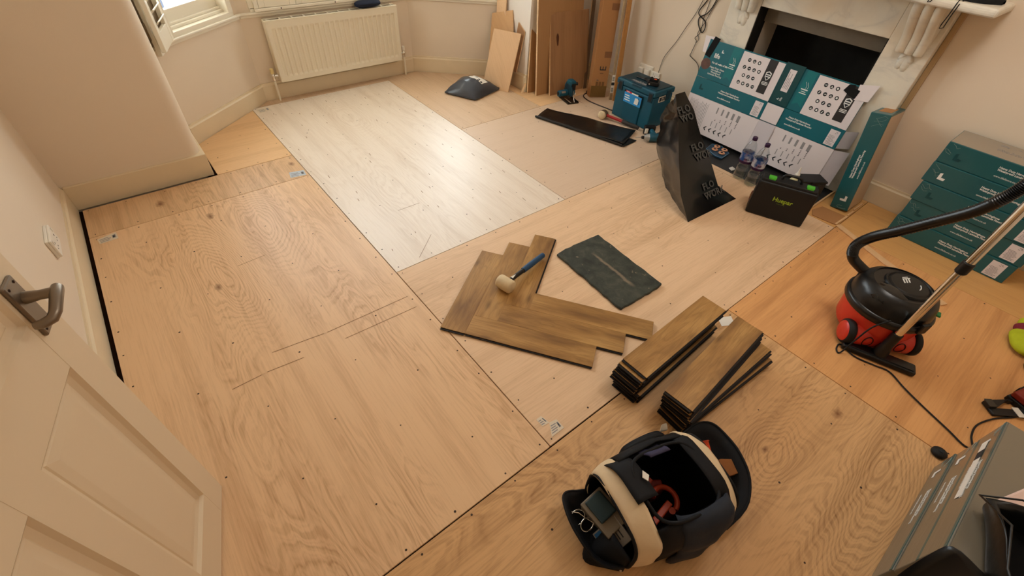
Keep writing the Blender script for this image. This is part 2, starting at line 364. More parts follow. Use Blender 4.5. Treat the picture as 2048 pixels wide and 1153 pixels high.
P_b7 = plywood('plywood_honey', 'x', 7.0, srgb(228, 194, 158), srgb(174, 134, 94), ringamt=0.4, centers=[(2.3, 1.3, 0.5, 0.25, 0.7)])
P_b8 = plywood('plywood_orange', 'x', 8.0, srgb(222, 166, 108), srgb(166, 110, 62), ringamt=0.2, stripes=0.55)
P_b9 = plywood('plywood_olive', 'x', 9.0, srgb(216, 172, 122), srgb(136, 94, 52), centers=[(1.56, -0.36, 0.40, 0.16, 1.2), (0.985, 0.23, 0.22, 0.14, 1.0), (1.36, -0.02, 0.20, 0.13, 0.8)], knots=[(1.771, -0.12, 0.020), (1.367, -0.015, 0.012)], rings=11, ringamt=0.8)
P_gold = plywood('plywood_golden', 'y', 10.0, srgb(214, 164, 102), srgb(164, 114, 64), ringamt=0.2, stripes=0.25)
bd1 = board(R(-0.509, 0.698, 0.507, 2.917), P_b1)
board(R(0.702, 1.928, 1.727, 4.150), P_b2)
bd3 = board(R(-0.509, 0.699, 2.920, 3.236), P_b3)
bd4 = board([(0.215, 3.240), (0.699, 3.240), (0.699, 4.122), (0.215, 3.742)], P_b4)
board([(0.702, 4.153), (1.928, 4.153), (1.928, 4.243), (0.855, 4.243), (0.745, 4.153)], P_b5)
board([(1.931, 2.940), (2.775, 2.940), (2.775, 3.810), (2.262, 4.236), (1.931, 4.236)], P_b5)
board([(2.778, 2.938), (3.64, 2.938), (3.64, 3.264), (2.868, 3.264), (2.868, 3.730), (2.778, 3.806)], P_b4)
board(R(1.931, 3.155, 1.727, 2.937), P_b6)
board(R(3.158, 3.680, 2.022, 2.935), P_b6)
bd7 = board(R(0.702, 3.155, 0.508, 1.724), P_b7)
board(R(1.931, 3.155, -0.716, 0.505), P_b8)
board(R(3.158, 3.680, -0.716, 0.503), P_gold)
board(R(3.158, 3.680, 0.506, 0.712), P_gold)
board(R(-0.509, 1.928, -0.716, 0.502), P_b9)
board(R(-0.509, 1.928, -1.28, -0.719), P_b8); board(R(1.931, 3.680, -1.28, -0.719), P_b9)
board(R(-1.75, -0.53, -1.35, 1.45), P_b4, z1=-0.012)
# slate hearth and its timber front edge
M_hearth = plain('black_slate', srgb(34, 35, 36), 0.5, spec=0.4, bump=0.15, bscale=50, var=0.3)
b = MB(); b.box(3.200, 3.700, 0.716, 2.018, -0.03, 0.0); b.build('hearth_slab', M_hearth, floor, bevel=0.003)
b = MB(); b.box(3.158, 3.197, 0.716, 2.018, -0.03, 0.0005); b.build('hearth_edging', P_b7, floor, bevel=0.002)
b = MB(); b.box(3.185, 3.67, 0.700, 0.712, -0.003, 0.012); b.build('hearth_edging', P_b4, floor, bevel=0.002)

# product labels stuck on the sheets
def label_patch(pts, parent, mat, lines=3, z=0.0006):
    pts = [Vector((x, y, z)) for x, y in pts]
    b = MB(); b.slab(pts, (0, 0, 0.0005)); o = b.build('paper_label', mat, parent)
    a, bb, c, d = pts[0], pts[1], pts[2], pts[3]; b = MB()
    lp = lambda u, v: a.lerp(bb, u).lerp(d.lerp(c, u), v) + Vector((0, 0, 0.0007))
    for i in range(lines):
        v0 = 0.15 + 0.7 * i / lines; v1 = v0 + 0.32 / lines
        b.add([lp(0.08, v0), lp(0.55 + 0.1 * (i % 2), v0), lp(0.55 + 0.1 * (i % 2), v1), lp(0.08, v1)], [(0, 1, 2, 3)])
    b.add([lp(0.74, 0.25), lp(0.92, 0.25), lp(0.92, 0.75), lp(0.74, 0.75)], [(0, 1, 2, 3)])
    b.add([lp(0.79, 0.35), lp(0.86, 0.35), lp(0.86, 0.62), lp(0.79, 0.62)], [(0, 1, 2, 3)])
    b.build('label_print', M_inkg, parent)
    return o
M_lab = plain('sticker_paper', srgb(222, 208, 186), 0.6, spec=0.25); M_labb = plain('bluish_sticker', srgb(186, 196, 204), 0.45, spec=0.35)
label_patch([(-0.477, 2.885), (-0.389, 2.906), (-0.385, 2.838), (-0.470, 2.832)][::-1], bd1, M_lab)
label_patch([(0.584, 2.945), (0.682, 2.930), (0.690, 2.996), (0.598, 3.016)], bd3, M_labb)
label_patch([(0.730, 4.040), (0.820, 4.052), (0.818, 4.122), (0.730, 4.118)], floor, M_lab)
label_patch([(0.731, 0.532), (0.797, 0.532), (0.797, 0.578), (0.764, 0.584)], bd7, M_lab, 4)
label_patch([(0.731, 0.588), (0.764, 0.584), (0.757, 0.626), (0.730, 0.626)], bd7, M_lab, 3)

# screw heads along the sheet edges and across their middles
b = MB(); rs = random.Random(3)
for (x0, x1, y0, y1) in ((-0.509, 0.699, 0.507, 2.917), (0.702, 1.928, 1.727, 4.15), (1.931, 3.155, 1.727, 2.937), (0.702, 3.155, 0.508, 1.724), (1.931, 3.155, -0.716, 0.505), (-0.509, 1.928, -0.716, 0.504), (1.931, 2.775, 2.94, 3.7), (-0.509, 0.699, 2.92, 3.236), (0.25, 0.699, 3.24, 3.75)):
    nx = max(1, round((x1 - x0 - 0.05) / 0.2)); ny = max(1, round((y1 - y0 - 0.05) / 0.2))
    for i in range(nx + 1):
        for j in range(ny + 1):
            edge = i in (0, nx) or j in (0, ny)
            if not edge and (i + j) % 2: continue
            x = x0 + 0.025 + (x1 - x0 - 0.05) * i / nx + rs.uniform(-.018, .018) * (0.35 if i in (0, nx) else 1)
            y = y0 + 0.025 + (y1 - y0 - 0.05) * j / ny + rs.uniform(-.025, .025) * (0.3 if j in (0, ny) else 1)
            b.disc((x, y, 0.0005), rs.uniform(0.0032, 0.0046), 7)
o = b.build('screw_heads', plain('screw_brown', srgb(62, 44, 30), 0.7), floor); o['kind'] = 'stuff'  # dark brown discs for the screw heads
b = MB(); rs = random.Random(5)
for k in range(46):
    x, y = rs.uniform(0.76, 1.86), rs.uniform(1.8, 4.0); l = rs.uniform(0.006, 0.02); w = 0.0018
    b.add([(x - w, y - l, 0.0005), (x + w, y - l, 0.0005), (x + w + 0.003, y + l, 0.0005), (x - w + 0.003, y + l, 0.0005)], [(0, 1, 2, 3)])
for (x, y, xe, ye) in ((0.014, 1.571, 0.234, 1.544), (0.25, 1.542, 0.66, 1.534), (-0.176, 1.476, -0.06, 1.479), (-0.037, 1.48, 0.112, 1.465), (0.30, 1.460, 0.66, 1.446), (0.98, 2.22, 1.13, 2.22), (0.86, 1.76, 1.02, 1.90), (0.06, 2.24, 0.20, 2.25)):
    b.add([(x, y, 0.0005), (xe, ye, 0.0005), (xe, ye + 0.0028, 0.0005), (x, y + 0.0028, 0.0005)], [(0, 1, 2, 3)])
o = b.build('saw_marks', plain('scored_wood', srgb(132, 96, 62), 0.8), floor); o['kind'] = 'stuff'
# ------------------------------------------------------------------ open door at the left
_u = Vector((0.252, 0.968, 0)).normalized(); _n = Vector((0.968, -0.252, 0)).normalized()
MD = basis((-0.314, 1.087, 0), _u, -_n)       # local x: 0 at the free edge, negative towards the hinge; local y into the leaf
door = bpy.data.objects.new('door_1', None); COL.objects.link(door); door['kind'] = 'structure'
DW = 0.743; b = MB(); TH = 0.038
for s0, s1 in ((0, 0.090), (0.330, 0.413), (0.653, DW)): b.box(-s1, -s0, 0, TH, 0.008, 1.98, MD)
for z0, z1 in ((0.008, 0.150), (0.818, 0.950), (1.86, 1.98)):
    for s0, s1 in ((0.090, 0.330), (0.413, 0.653)): b.box(-s1, -s0, 0.0004, TH - 0.0004, z0, z1, MD)
b.build('door_frame_leaf', M_door, door)
for s0, s1 in ((0.090, 0.330), (0.413, 0.653)):
    for z0, z1 in ((0.150, 0.818), (0.950, 1.86)):
        b = MB()
        def ring(i, y): return [MD @ Vector(p) for p in ((-s1 + i, y, z0 + i), (-s0 - i, y, z0 + i), (-s0 - i, y, z1 - i), (-s1 + i, y, z1 - i))]
        rings = [ring(0, 0.0), ring(0.006, 0.010), ring(0.022, 0.0135), ring(0.026, 0.0115), ring(0.050, 0.009)]
        vs = [p for r in rings for p in r]; fs = []
        for k in range(len(rings) - 1):
            for i in range(4): fs.append((k * 4 + i, k * 4 + (i + 1) % 4, k * 4 + 4 + (i + 1) % 4, k * 4 + 4 + i))
        fs.append((16, 17, 18, 19)); b.add(vs, fs); b.build('door_panel', M_door, door)
h = MB(); h.box(-0.080, -0.034, -0.008, 0, 0.903, 1.032, MD); hp = h.build('door_handle', M_bronze, door, bevel=0.004)
h = MB()
pts = [(-0.052, -0.006, 0.985), (-0.052, -0.030, 0.985), (-0.052, -0.052, 0.985)]
h.tube([MD @ Vector(p) for p in pts], [0.013, 0.0095, 0.0105], 14)
pts = [(-0.038, -0.055, 0.985), (-0.050, -0.056, 0.985), (-0.070, -0.058, 0.982), (-0.098, -0.058, 0.974), (-0.112, -0.054, 0.970), (-0.120, -0.042, 0.969), (-0.122, -0.028, 0.969)]
h.tube([MD @ Vector(p) for p in pts], [0.010, 0.0115, 0.0105, 0.010, 0.010, 0.0095, 0.007], 14)
h.build('lever', M_bronze, hp, smooth=50)
h = MB()
for s, z in ((0.044, 1.020), (0.070, 1.020), (0.044, 0.915), (0.070, 0.915)):
    c = MD @ Vector((-s, -0.0085, z)); h.disc(c, 0.0032, 10, _n)
h.build('plate_screws', M_dark, hp)
b = MB(); b.box(-0.55, -0.525, 0.355, 0.42, -0.01, 2.06); b.box(-0.55, -0.525, -0.50, -0.435, -0.01, 2.06); b.box(-0.55, -0.525, -0.50, 0.42, 2.03, 2.09)
b.box(-0.70, -0.545, 0.335, 0.352, -0.01, 2.03); b.box(-0.70, -0.545, -0.432, -0.415, -0.01, 2.03)
struct(b.build('trim_1', M_trim, bevel=0.004))

# ------------------------------------------------------------------ socket on the left wall
def socket(name, label, M, w=0.146, h=0.086, n=2, mat=M_white, group=None):
    # M: x along the wall, y up, z out of the wall
    t = thing(name, label, 'socket', M.translation, group=group)
    b = MB(); b.box(-w / 2, w / 2, -h / 2, h / 2, 0, 0.012, M); b.build('back_box', mat, t, bevel=0.003)
    b = MB(); b.box(-w / 2 + 0.001, w / 2 - 0.001, -h / 2 + 0.001, h / 2 - 0.001, 0.012, 0.021, M); b.build('face_plate', mat, t, bevel=0.003)
    for k in range(n):
        b = MB(); cx = (k - (n - 1) / 2) * 0.07
        b.box(cx - 0.004, cx + 0.004, 0.004, 0.012, 0.021, 0.0214, M)
        for sx in (-0.012, 0.012): b.box(cx + sx - 0.004, cx + sx + 0.004, -0.016, -0.0115, 0.021, 0.0214, M)
        b.build('pin_holes', M_blackm, t)
    for k in range(n):
        cx = (k - (n - 1) / 2) * 0.07 + (0.022 if k else -0.022)
        b = MB(); b.box(cx - 0.005, cx + 0.005, 0.014, 0.032, 0.021, 0.0245, M); b.build('rocker_switch', mat, t, bevel=0.001)
    return t
socket('wall_socket', 'cream double wall socket low on the left wall near the open door', basis((-0.545, 2.42, 0.318), (0, 1, 0), (0, 0, 1)))

# ------------------------------------------------------------------ radiator under the centre window
rad = thing('radiator', 'white ribbed panel radiator below the closed shutters in the bay', 'radiator', (1.545, 4.16, 0))
RX0, RX1, RZ0, RZ1, RY = 0.995, 2.097, 0.152, 0.592, 4.162
M_rad = plain('radiator_enamel', srgb(232, 222, 200), 0.35, spec=0.5)
rows = []; nrib = 25; xs = []
pitch = (RX1 - RX0 - 0.05) / nrib
prof = []
for i in range(nrib):
    x = RX0 + 0.025 + i * pitch
    prof += [(x + 0.004, 0), (x + 0.010, 0.010), (x + pitch - 0.010, 0.010), (x + pitch - 0.004, 0)]
prof = [(RX0, 0)] + prof + [(RX1, 0)]
zs = [(RZ0, 0), (RZ0 + 0.035, 0), (RZ0 + 0.052, 1), (RZ1 - 0.062, 1), (RZ1 - 0.045, 0), (RZ1, 0)]
for z, k in zs: rows.append([(x, RY + d * k, z) for x, d in prof])
b = MB(); b.grid(rows); b.box(RX0, RX1, RY + 0.0105, RY + 0.014, RZ0, RZ1); b.build('front_panel', M_rad, rad)
b = MB(); b.box(RX0 + 0.004, RX1 - 0.004, RY + 0.075, RY + 0.088, RZ0, RZ1); b.build('rear_panel', M_rad, rad, bevel=0.003)
b = MB()
for y0, y1 in ((RY, RY + 0.022), (RY + 0.070, RY + 0.088)): b.box(RX0 - 0.002, RX1 + 0.002, y0, y1, RZ1 + 0.001, RZ1 + 0.008)
for i in range(12):
    x = RX0 + 0.02 + i * (RX1 - RX0 - 0.05) / 11; b.box(x, x + 0.012, RY + 0.02, RY + 0.072, RZ1 + 0.002, RZ1 + 0.006)
b.build('top_grille', M_rad, rad)
b = MB(); b.box(RX0 + 0.02, RX1 - 0.02, RY + 0.02, RY + 0.07, RZ0 + 0.02, RZ1 - 0.02); b.build('convector_fins', M_dark, rad)
for x0, x1 in ((RX0 - 0.003, RX0 + 0.003), (RX1 - 0.003, RX1 + 0.003)):
    b = MB(); b.box(x0, x1, RY + 0.006, RY + 0.086, RZ0 + 0.004, RZ1 + 0.004); b.build('side_cheek', M_rad, rad, bevel=0.002)
for sx, x in ((-1, RX0), (1, RX1)):
    zv = RZ0 + 0.045
    b = MB(); b.cyl((x, RY + 0.045, zv), (x + sx * 0.055, RY + 0.045, zv), 0.011, seg=12); b.sphere((x + sx * 0.045, RY + 0.045, zv), 0.017)
    b.cyl((x + sx * 0.045, RY + 0.045, zv - 0.035), (x + sx * 0.045, RY + 0.045, zv + 0.02), 0.012, seg=12)
    vv = b.build('valve', M_chrome, rad, smooth=40)
    b = MB(); b.lathe([(0.012, 0), (0.015, 0.004), (0.014, 0.036), (0.010, 0.04)], 14, Matrix.Translation((x + sx * 0.045, RY + 0.045, zv + 0.02))); b.build('valve_cap', plain('yellowed_cap', srgb(222, 200, 140), 0.4) if sx < 0 else M_white, vv, smooth=40)
    b = MB(); b.cyl((x + sx * 0.045, RY + 0.045, zv - 0.03), (x + sx * 0.045, RY + 0.040, -0.02), 0.0085, seg=12); b.build('supply_pipe', M_rad, rad, smooth=40)
b = MB()
for x in (RX0 + 0.25, RX1 - 0.25): b.box(x, x + 0.03, RY + 0.086, RY + 0.099, RZ0 + 0.05, RZ1 - 0.05)
b.build('wall_bracket', M_metal, rad)
# soft dark case lying on the radiator top
b = MB(); rows = []
for i in range(13):
    t = i / 12; x = 1.745 + 0.215 * t; e = (1 - abs(2 * t - 1) ** 5) ** 0.5 if 0 < t < 1 else 0.55; e = max(e, 0.55)
    rows.append([(x, 4.202 + 0.046 * e * math.cos(a), 0.601 + 0.029 + 0.029 * e * math.sin(a)) for a in [k * 2 * PI / 14 for k in range(14)] + [0]])
b.grid(rows); b.f.append([i for i in range(14)]); b.mi.append(0); b.f.append([12 * 15 + i for i in range(13, -1, -1)]); b.mi.append(0)
case = thing('glasses_case', 'navy soft glasses case lying on top of the radiator', 'case', (1.85, 4.2, 0.6))
b.build('case_shell', plain('navy_fabric', srgb(28, 36, 58), 0.7, spec=0.3), case, smooth=50)
b = MB(); b.tube([(1.757 + 0.19 * i / 8, 4.1555, 0.630) for i in range(9)], 0.002, 6); b.build('zip', M_blackm, case)

# ------------------------------------------------------------------ plantation shutters
def shutter_panel(parent, M, w, z0, z1, slat_tilt, closed_bottom=0.0, nm='shutter_panel'):
    # M: x across the panel, y out of its face, z up
    b = MB(); st = 0.045; th = 0.026
    for x0, x1 in ((0, st), (w - st, w)): b.box(x0, x1, -th / 2, th / 2, z0, z1, M)
    for a, c in ((z0, z0 + 0.10), (z1 - 0.09, z1)): b.box(st, w - st, -th / 2 + 0.001, th / 2 - 0.001, a, c, M)
    fr = b.build(nm, M_trim, parent, bevel=0.003)
    z = z0 + 0.10 + 0.03
    while z < z1 - 0.10:
        b = MB(); R4 = M @ Matrix.Translation((0, 0, z)) @ Matrix.Rotation(slat_tilt, 4, 'X')
        b.box(st, w - st, -0.036, 0.036, -0.004, 0.004, R4); b.build('slat', M_trim, fr, bevel=0.003); z += 0.062
    return fr
sh = thing('plantation_shutter', 'cream shutter leaf swung open beside the left bay window', 'shutter', (0.33, 3.86, 0.64))
dv = Vector((0.245 - 0.336, 3.59 - 3.852, 0)); Ms = basis((0.336, 3.852, 0), dv, (-dv.y, dv.x, 0))
shutter_panel(sh, Ms, dv.length, 0.645, 2.1, 0.75)
dv2 = Vector((0.212 - 0.300, 3.66 - 3.875, 0)); Ms2 = basis((0.300, 3.875, 0), dv2, (-dv2.y, dv2.x, 0))
b = MB(); b.box(-0.005, 0.20, -0.012, 0.012, 0.60, 2.1, Ms2); b.build('shutter_stile', M_trim, sh, bevel=0.003)
b = MB()
for z in (0.70, 1.3): b.box(0.185, 0.203, -0.017, -0.010, z, z + 0.075, Ms2); b.cyl(Ms2 @ Vector((0.203, -0.012, z - 0.01)), Ms2 @ Vector((0.203, -0.012, z + 0.085)), 0.005, seg=8)
b.build('hinge', plain('aged_hinge', srgb(150, 132, 108), 0.45, 0.6), sh)
s2 = thing('plantation_shutter', 'closed white louvred shutters across the centre bay window above the radiator', 'shutter', (1.55, 4.24, 0.65))
b = MB(); F0, F1 = 0.12, 1.296
for x0, x1, z0, z1 in ((F0, F1, 0.650, 0.672), (F0, F0 + 0.03, 0.672, 2.2), (F1 - 0.03, F1, 0.672, 2.2), (F0, F1, 2.2, 2.23)): b.box(x0, x1, -0.040, -0.012, z0, z1, MC)
b.build('shutter_frame', M_trim, s2, bevel=0.005)
wd = (F1 - F0 - 0.06) / 4
for k in range(4):
    Mk = MC @ Matrix.Translation((F0 + 0.03 + k * wd + 0.0015, -0.024, 0)); shutter_panel(s2, Mk, wd - 0.003, 0.674, 1.42, -1.25)
b = MB()
for x in (F0 + 0.19, F0 + 0.62): 
    c = MC @ Vector((x, -0.0405, 0.661)); b.disc(c, 0.005, 10, (0, -1, 0))
b.build('frame_screws', M_dark, s2)
# ------------------------------------------------------------------ marble fireplace
def marble():
    t = T('veined_marble'); o = t.obj()
    w = t.noise(t.mapping(o, (1, 1.0, 1.6), rot=(0.5, 0.2, 0.9)), 2.2, 5, 0.58, 1.2)
    v = t.math('POWER', t.math('SUBTRACT', 1.0, t.math('MULTIPLY', t.math('ABSOLUTE', t.math('SUBTRACT', w, 0.5)), 2.0)), 16.0)
    g = t.n('MapRange', {0: t.noise(o, 5, 4, 0.6), 1: 0.35, 2: 0.7})
    c = t.mix(t.math('MULTIPLY', g, 0.40), srgb(228, 222, 206), srgb(196, 192, 184))
    c = t.mix(t.math('MULTIPLY', v, 0.20), c, srgb(132, 134, 138))
    wm_ = t.n('MapRange', {0: t.noise(t.mapping(o, loc=(3, 1, 8)), 2.2, 3), 1: 0.5, 2: 0.72})
    c = t.mix(t.math('MULTIPLY', wm_, 0.5), c, srgb(212, 176, 128))
    return t.bsdf(c, 0.32, 0, 0.5)
M_marble = marble()
M_firebox = plain('dark_firebox', srgb(44, 42, 38), 0.85, spec=0.1, bump=0.2, bscale=40, var=0.4)  # dark mottled lining of the fire opening
fp = thing('fireplace', 'white veined marble fireplace with carved corbels behind the printed cartons', 'fireplace', (3.62, 1.3, 0))
for y0, y1 in ((0.660, 0.895), (1.720, 1.945)):
    b = MB(); b.box(3.60, 3.699, y0, y1, 0.001, 1.164); b.build('jamb', M_marble, fp, bevel=0.004)
b = MB(); b.box(3.604, 3.699, 0.896, 1.719, 0.945, 1.164); b.build('lintel', M_marble, fp, bevel=0.004)
b = MB(); b.box(3.385, 3.699, 0.470, 2.130, 1.1645, 1.206); b.build('mantel_shelf', M_marble, fp, bevel=0.016, bseg=3)
b = MB(); b.box(3.672, 3.699, 0.630, 0.659, 0.142, 1.164); b.box(3.672, 3.699, 1.946, 1.975, 0.142, 1.164); o = b.build('side_fillet', plain('stained_timber', srgb(176, 148, 108), 0.6), fp, bevel=0.003); o['kind'] = 'stuff'
# firebox: painted slip under the lintel, dark sides and back
b = MB(); b.box(3.715, 3.74, 0.896, 1.719, 0.845, 0.944); b.build('slip', plain('grey_slip', srgb(122, 112, 96), 0.7, var=0.25, vscale=5), fp)
b = MB(); b.box(3.72, 3.98, 0.886, 0.894, 0, 0.95); b.box(3.72, 3.98, 1.721, 1.729, 0, 0.95); b.box(3.97, 3.99, 0.886, 1.729, 0, 0.95); b.box(3.72, 3.99, 0.886, 1.729, 0.946, 0.96); b.box(3.70, 3.99, 0.886, 1.729, -0.03, 0.0); b.box(3.603, 3.735, 1.7125, 1.7192, 0, 0.944); b.box(3.603, 3.735, 0.8958, 0.900, 0, 0.944); b.build('firebox', M_firebox, fp)
def corbel(yc):
    prof = [(3.432, 1.164), (3.436, 1.13), (3.452, 1.10), (3.480, 1.06), (3.512, 1.02), (3.535, 0.98), (3.545, 0.94), (3.548, 0.915), (3.556, 0.902)]
    rows = []; w = 0.155
    for k in range(len(prof)):
        x, z = prof[k]; ww = w * (1.0 - 0.10 * k / (len(prof) - 1)); r = []
        for i in range(25):
            f = i / 24; rd = abs(math.sin(f * 3 * PI)) ** 0.6; dx = (0.024 - 0.020 * rd)
            r.append((x + dx, yc + (f - 0.5) * ww, z))
        rows.append(r)
    b = MB(); b.grid(rows)
    for e in (0, 24):
        side = [r[e] for r in rows]; back = [(3.602, p[1], p[2]) for p in side]; b.grid([side, back])
    bot = rows[-1]; b.grid([bot, [(3.602, p[1], p[2]) for p in bot]])
    cb = b.build('corbel', M_marble, fp, smooth=55)
    for a, l, ww in ((-0.62, 0.062, 0.020), (-0.18, 0.098, 0.026), (0.22, 0.092, 0.026), (0.66, 0.055, 0.019)):
        b = MB(); rows = []
        for i in range(9):
            t = i / 8; wd = ww * math.sin(PI * (0.12 + 0.80 * t)) ** 0.8; cy, cz = yc + math.sin(a) * l * t, 0.903 - math.cos(a) * l * t
            rows.append([(3.600 - 0.013 * math.sqrt(max(0, 1 - (j / 3) ** 2)) * math.sin(PI * min(1, 0.15 + 0.85 * t)) ** 0.5 - 0.001, cy + wd * j / 3 * math.cos(a), cz + wd * j / 3 * math.sin(a)) for j in range(-3, 4)])
        b.grid(rows); b.build('acanthus_leaf', M_marble, cb, smooth=60)
corbel(0.762); corbel(1.815)
# black cloth with looped straps on the shelf
cl = thing('black_cloth_bag', 'black folded cloth bag with strap loops on the right end of the marble shelf', 'bag', (3.56, 0.62, 1.206))
b = MB(); rows = []
for i in range(11):
    t = i / 10; y = 0.50 + 0.26 * t; e = (math.sin(PI * min(0.97, max(0.03, t)))) ** 0.5
    rows.append([(3.55 + 0.11 * e * math.cos(a) * (1 + 0.12 * math.sin(5 * t)), y, 1.2065 + 0.045 * e * max(0, math.sin(a)) * (1 + 0.3 * math.sin(9 * t + a))) for a in [k * 2 * PI / 16 for k in range(17)]])
b.grid(rows); b.build('cloth', M_blackm, cl, smooth=60)
for pts in ([(3.50, 0.62, 1.212), (3.42, 0.635, 1.210), (3.385, 0.637, 1.195), (3.378, 0.640, 1.14), (3.379, 0.641, 1.09), (3.378, 0.655, 1.085), (3.377, 0.656, 1.10), (3.377, 0.650, 1.15), (3.384, 0.648, 1.20), (3.42, 0.652, 1.211), (3.49, 0.66, 1.214)],
            [(3.52, 0.72, 1.212), (3.43, 0.745, 1.211), (3.386, 0.752, 1.205), (3.378, 0.757, 1.185), (3.379, 0.768, 1.18), (3.384, 0.77, 1.20), (3.42, 0.768, 1.211), (3.50, 0.75, 1.214)]):
    b = MB(); b.tube(pts, 0.0026, 6); b.build('strap_loop', M_blackm, cl, smooth=60)

# ------------------------------------------------------------------ printed teal cartons
def film(name, col, rough, coat, bs=0.12):
    t = T(name); o = t.obj(); n1 = t.noise(t.mapping(o, (3, 14, 14)), 2.0, 3, 0.55, 0.6)
    return t.bsdf(col, rough, 0, 0.45, t.bump(n1, bs, 0.006), coat, 0.16)
M_teal = film('teal_carton', srgb(16, 86, 92), 0.5, 0.55)
M_tealm = plain('teal_card', srgb(12, 98, 110), 0.45, spec=0.45, bump=0.03, bscale=8)
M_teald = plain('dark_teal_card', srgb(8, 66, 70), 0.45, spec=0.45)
M_tealr = plain('ribbon_teal', srgb(6, 112, 118), 0.45, spec=0.45)
M_tealk = plain('embossed_teal', srgb(10, 66, 72), 0.5, spec=0.4)
M_cardw = plain('white_card', srgb(224, 216, 218), 0.55, spec=0.35, bump=0.02, bscale=30)
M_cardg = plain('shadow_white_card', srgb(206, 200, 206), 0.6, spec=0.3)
M_cardb = plain('brown_card', srgb(176, 128, 84), 0.8, spec=0.15, bump=0.05, bscale=90, var=0.06)
M_sleeve = film('film_over_card', srgb(186, 156, 126), 0.42, 0.6)
M_crease = plain('film_crease', srgb(140, 164, 162), 0.25, spec=0.6)
def print_quad(b, M, x0, x1, y0, y1, z): b.add([M @ Vector(p) for p in ((x0, y0, z), (x1, y0, z), (x1, y1, z), (x0, y1, z))], [(0, 1, 2, 3)])
def emblem(parent, M, s, mat, name='emblem'):
    b = MB(); b.prism([(0, 0), (0.92 * s, 0), (1.0 * s, 0.38 * s), (0.46 * s, 0.38 * s), (0.40 * s, 0.34 * s), (0.36 * s, 1.1 * s), (0.0, 1.0 * s)], 0, 0.0005, M); return b.build(name, mat, parent)
HD = 'Heavy Duty Herringbone\nWaterproof Laminate Flooring'
def sticker(parent, M, w, h):
    b = MB(); b.box(0, w, 0, h, 0, 0.0005, M); o = b.build('data_sticker', M_cardw, parent)
    b = MB(); rs = random.Random(int(w * 9999))
    for i in range(9):
        y = h * (0.08 + 0.068 * i); print_quad(b, M, w * rs.uniform(0.08, 0.2), w * rs.uniform(0.6, 0.92), y, y + h * 0.026, 0.0009)
    for (x, y) in ((0.55, 0.80), (0.72, 0.84), (0.66, 0.90), (0.58, 0.90)): print_quad(b, M, w * x, w * (x + 0.13), h * y, h * (y + 0.03), 0.0009)
    b.build('sticker_print', M_inkg, parent); return o
CL, CD, CH = 0.617, 0.255, 0.1185
def carton(label, M, group, side_text=True, mark='dark', top_text=False, stick=True, seed=0, tx=0.255, top_mat=None, body_mat=None):
    # M: x along the carton, y into its depth, z up; printed long side at y = 0 faces -y
    t = thing('flooring_carton', label, 'carton', M.translation, group=group)
    t.rotation_euler = M.to_euler(); 
    b = MB(); b.box(0, CL, 0, CD, 0.0008, CH, M); b.build('carton_body', body_mat or M_teal, t, bevel=0.0035)
    b = MB(); b.box(0.004, CL - 0.004, 0.006, CD - 0.004, CH, CH + 0.0006, M)
    b.build('carton_top', top_mat or M_teal, t)
    F = M @ basis((0, -0.0006, 0), (1, 0, 0), (0, 0, 1))
    if side_text:
        text('printed_lettering', HD, F @ Matrix.Translation((tx, 0.074, 0)), 0.0145, M_inkw, t, bold=0.00035, line=0.95)
        text('printed_lettering', 'www.lifefloors.co.uk', F @ Matrix.Translation((tx + 0.004, 0.028, 0)), 0.0135, M_inkw, t)
    emblem(t, F @ Matrix.Translation((0.062, 0.034, 0)), 0.036, M_inkw if mark == 'white' else M_tealk)
    if stick: sticker(t, F @ Matrix.Translation((0.512, 0.010, 0)), 0.068, 0.096)
    if top_text:
        Tm = M @ Matrix.Translation((0, 0, CH + 0.0009)); pale = M_inkg
        text('printed_lettering', 'life', Tm @ Matrix.Translation((0.19, 0.19, 0)), 0.034, pale, t, bold=0.0008)
        emblem(t, Tm @ Matrix.Translation((0.27, 0.205, 0)), 0.016, pale)
        text('printed_lettering', 'Heavy Duty Herringbone\nWaterproof Laminate Flooring', Tm @ Matrix.Translation((0.19, 0.125, 0)), 0.02, pale, t, sx=1.1)
    if body_mat is not None:
        b = MB(); b.box(0.002, CL - 0.002, -0.0008, 0.0005, CH - 0.014, CH - 0.002, M); b.build('teal_edge_band', M_teal, t)
    # gathered film at the left end
    rs = random.Random(seed); b = MB()
    for k in range(3):
        z = CH * rs.uniform(0.55, 0.95); x = rs.uniform(0.0, 0.03)
        b.tube([M @ Vector((x + 0.012 * i, -0.0012, z - 0.004 * i * rs.uniform(0.2, 2.2) + 0.004 * math.sin(i * 2 + k))) for i in range(4)], 0.0006, 5)
    o = b.build('film_gather', M_crease, t); o['kind'] = 'stuff'
    return t
M_filmtop = film('film_glare_top', srgb(150, 138, 122), 0.38, 0.6)  # lid colour holds the grey glare of the film
GS = 'flooring cartons stacked at the right wall'
names = ['bottom carton of the teal stack on the golden boards by the right wall', 'second carton up in the teal stack by the right wall',
         'middle carton of the five teal cartons stacked by the right wall', 'teal carton with a white corner emblem, fourth up in the stack by the right wall',
         'topmost carton of the teal stack by the right wall, film-covered lid with grey glare painted on']
for k in range(5):
    dx = (0.0, 0.004, -0.003, 0.002, 0.006)[k]; dy = (0.0, -0.006, 0.004, 0.018, 0.016)[k]
    M = basis((3.420 + dx, 0.295 + dy, 0.0005 + k * 0.1196), (0, -1, 0), (1, 0, 0))
    carton(names[k], M, GS, mark='white' if k == 3 else 'dark', top_text=(k == 4), seed=k, top_mat=M_filmtop if k == 4 else None)

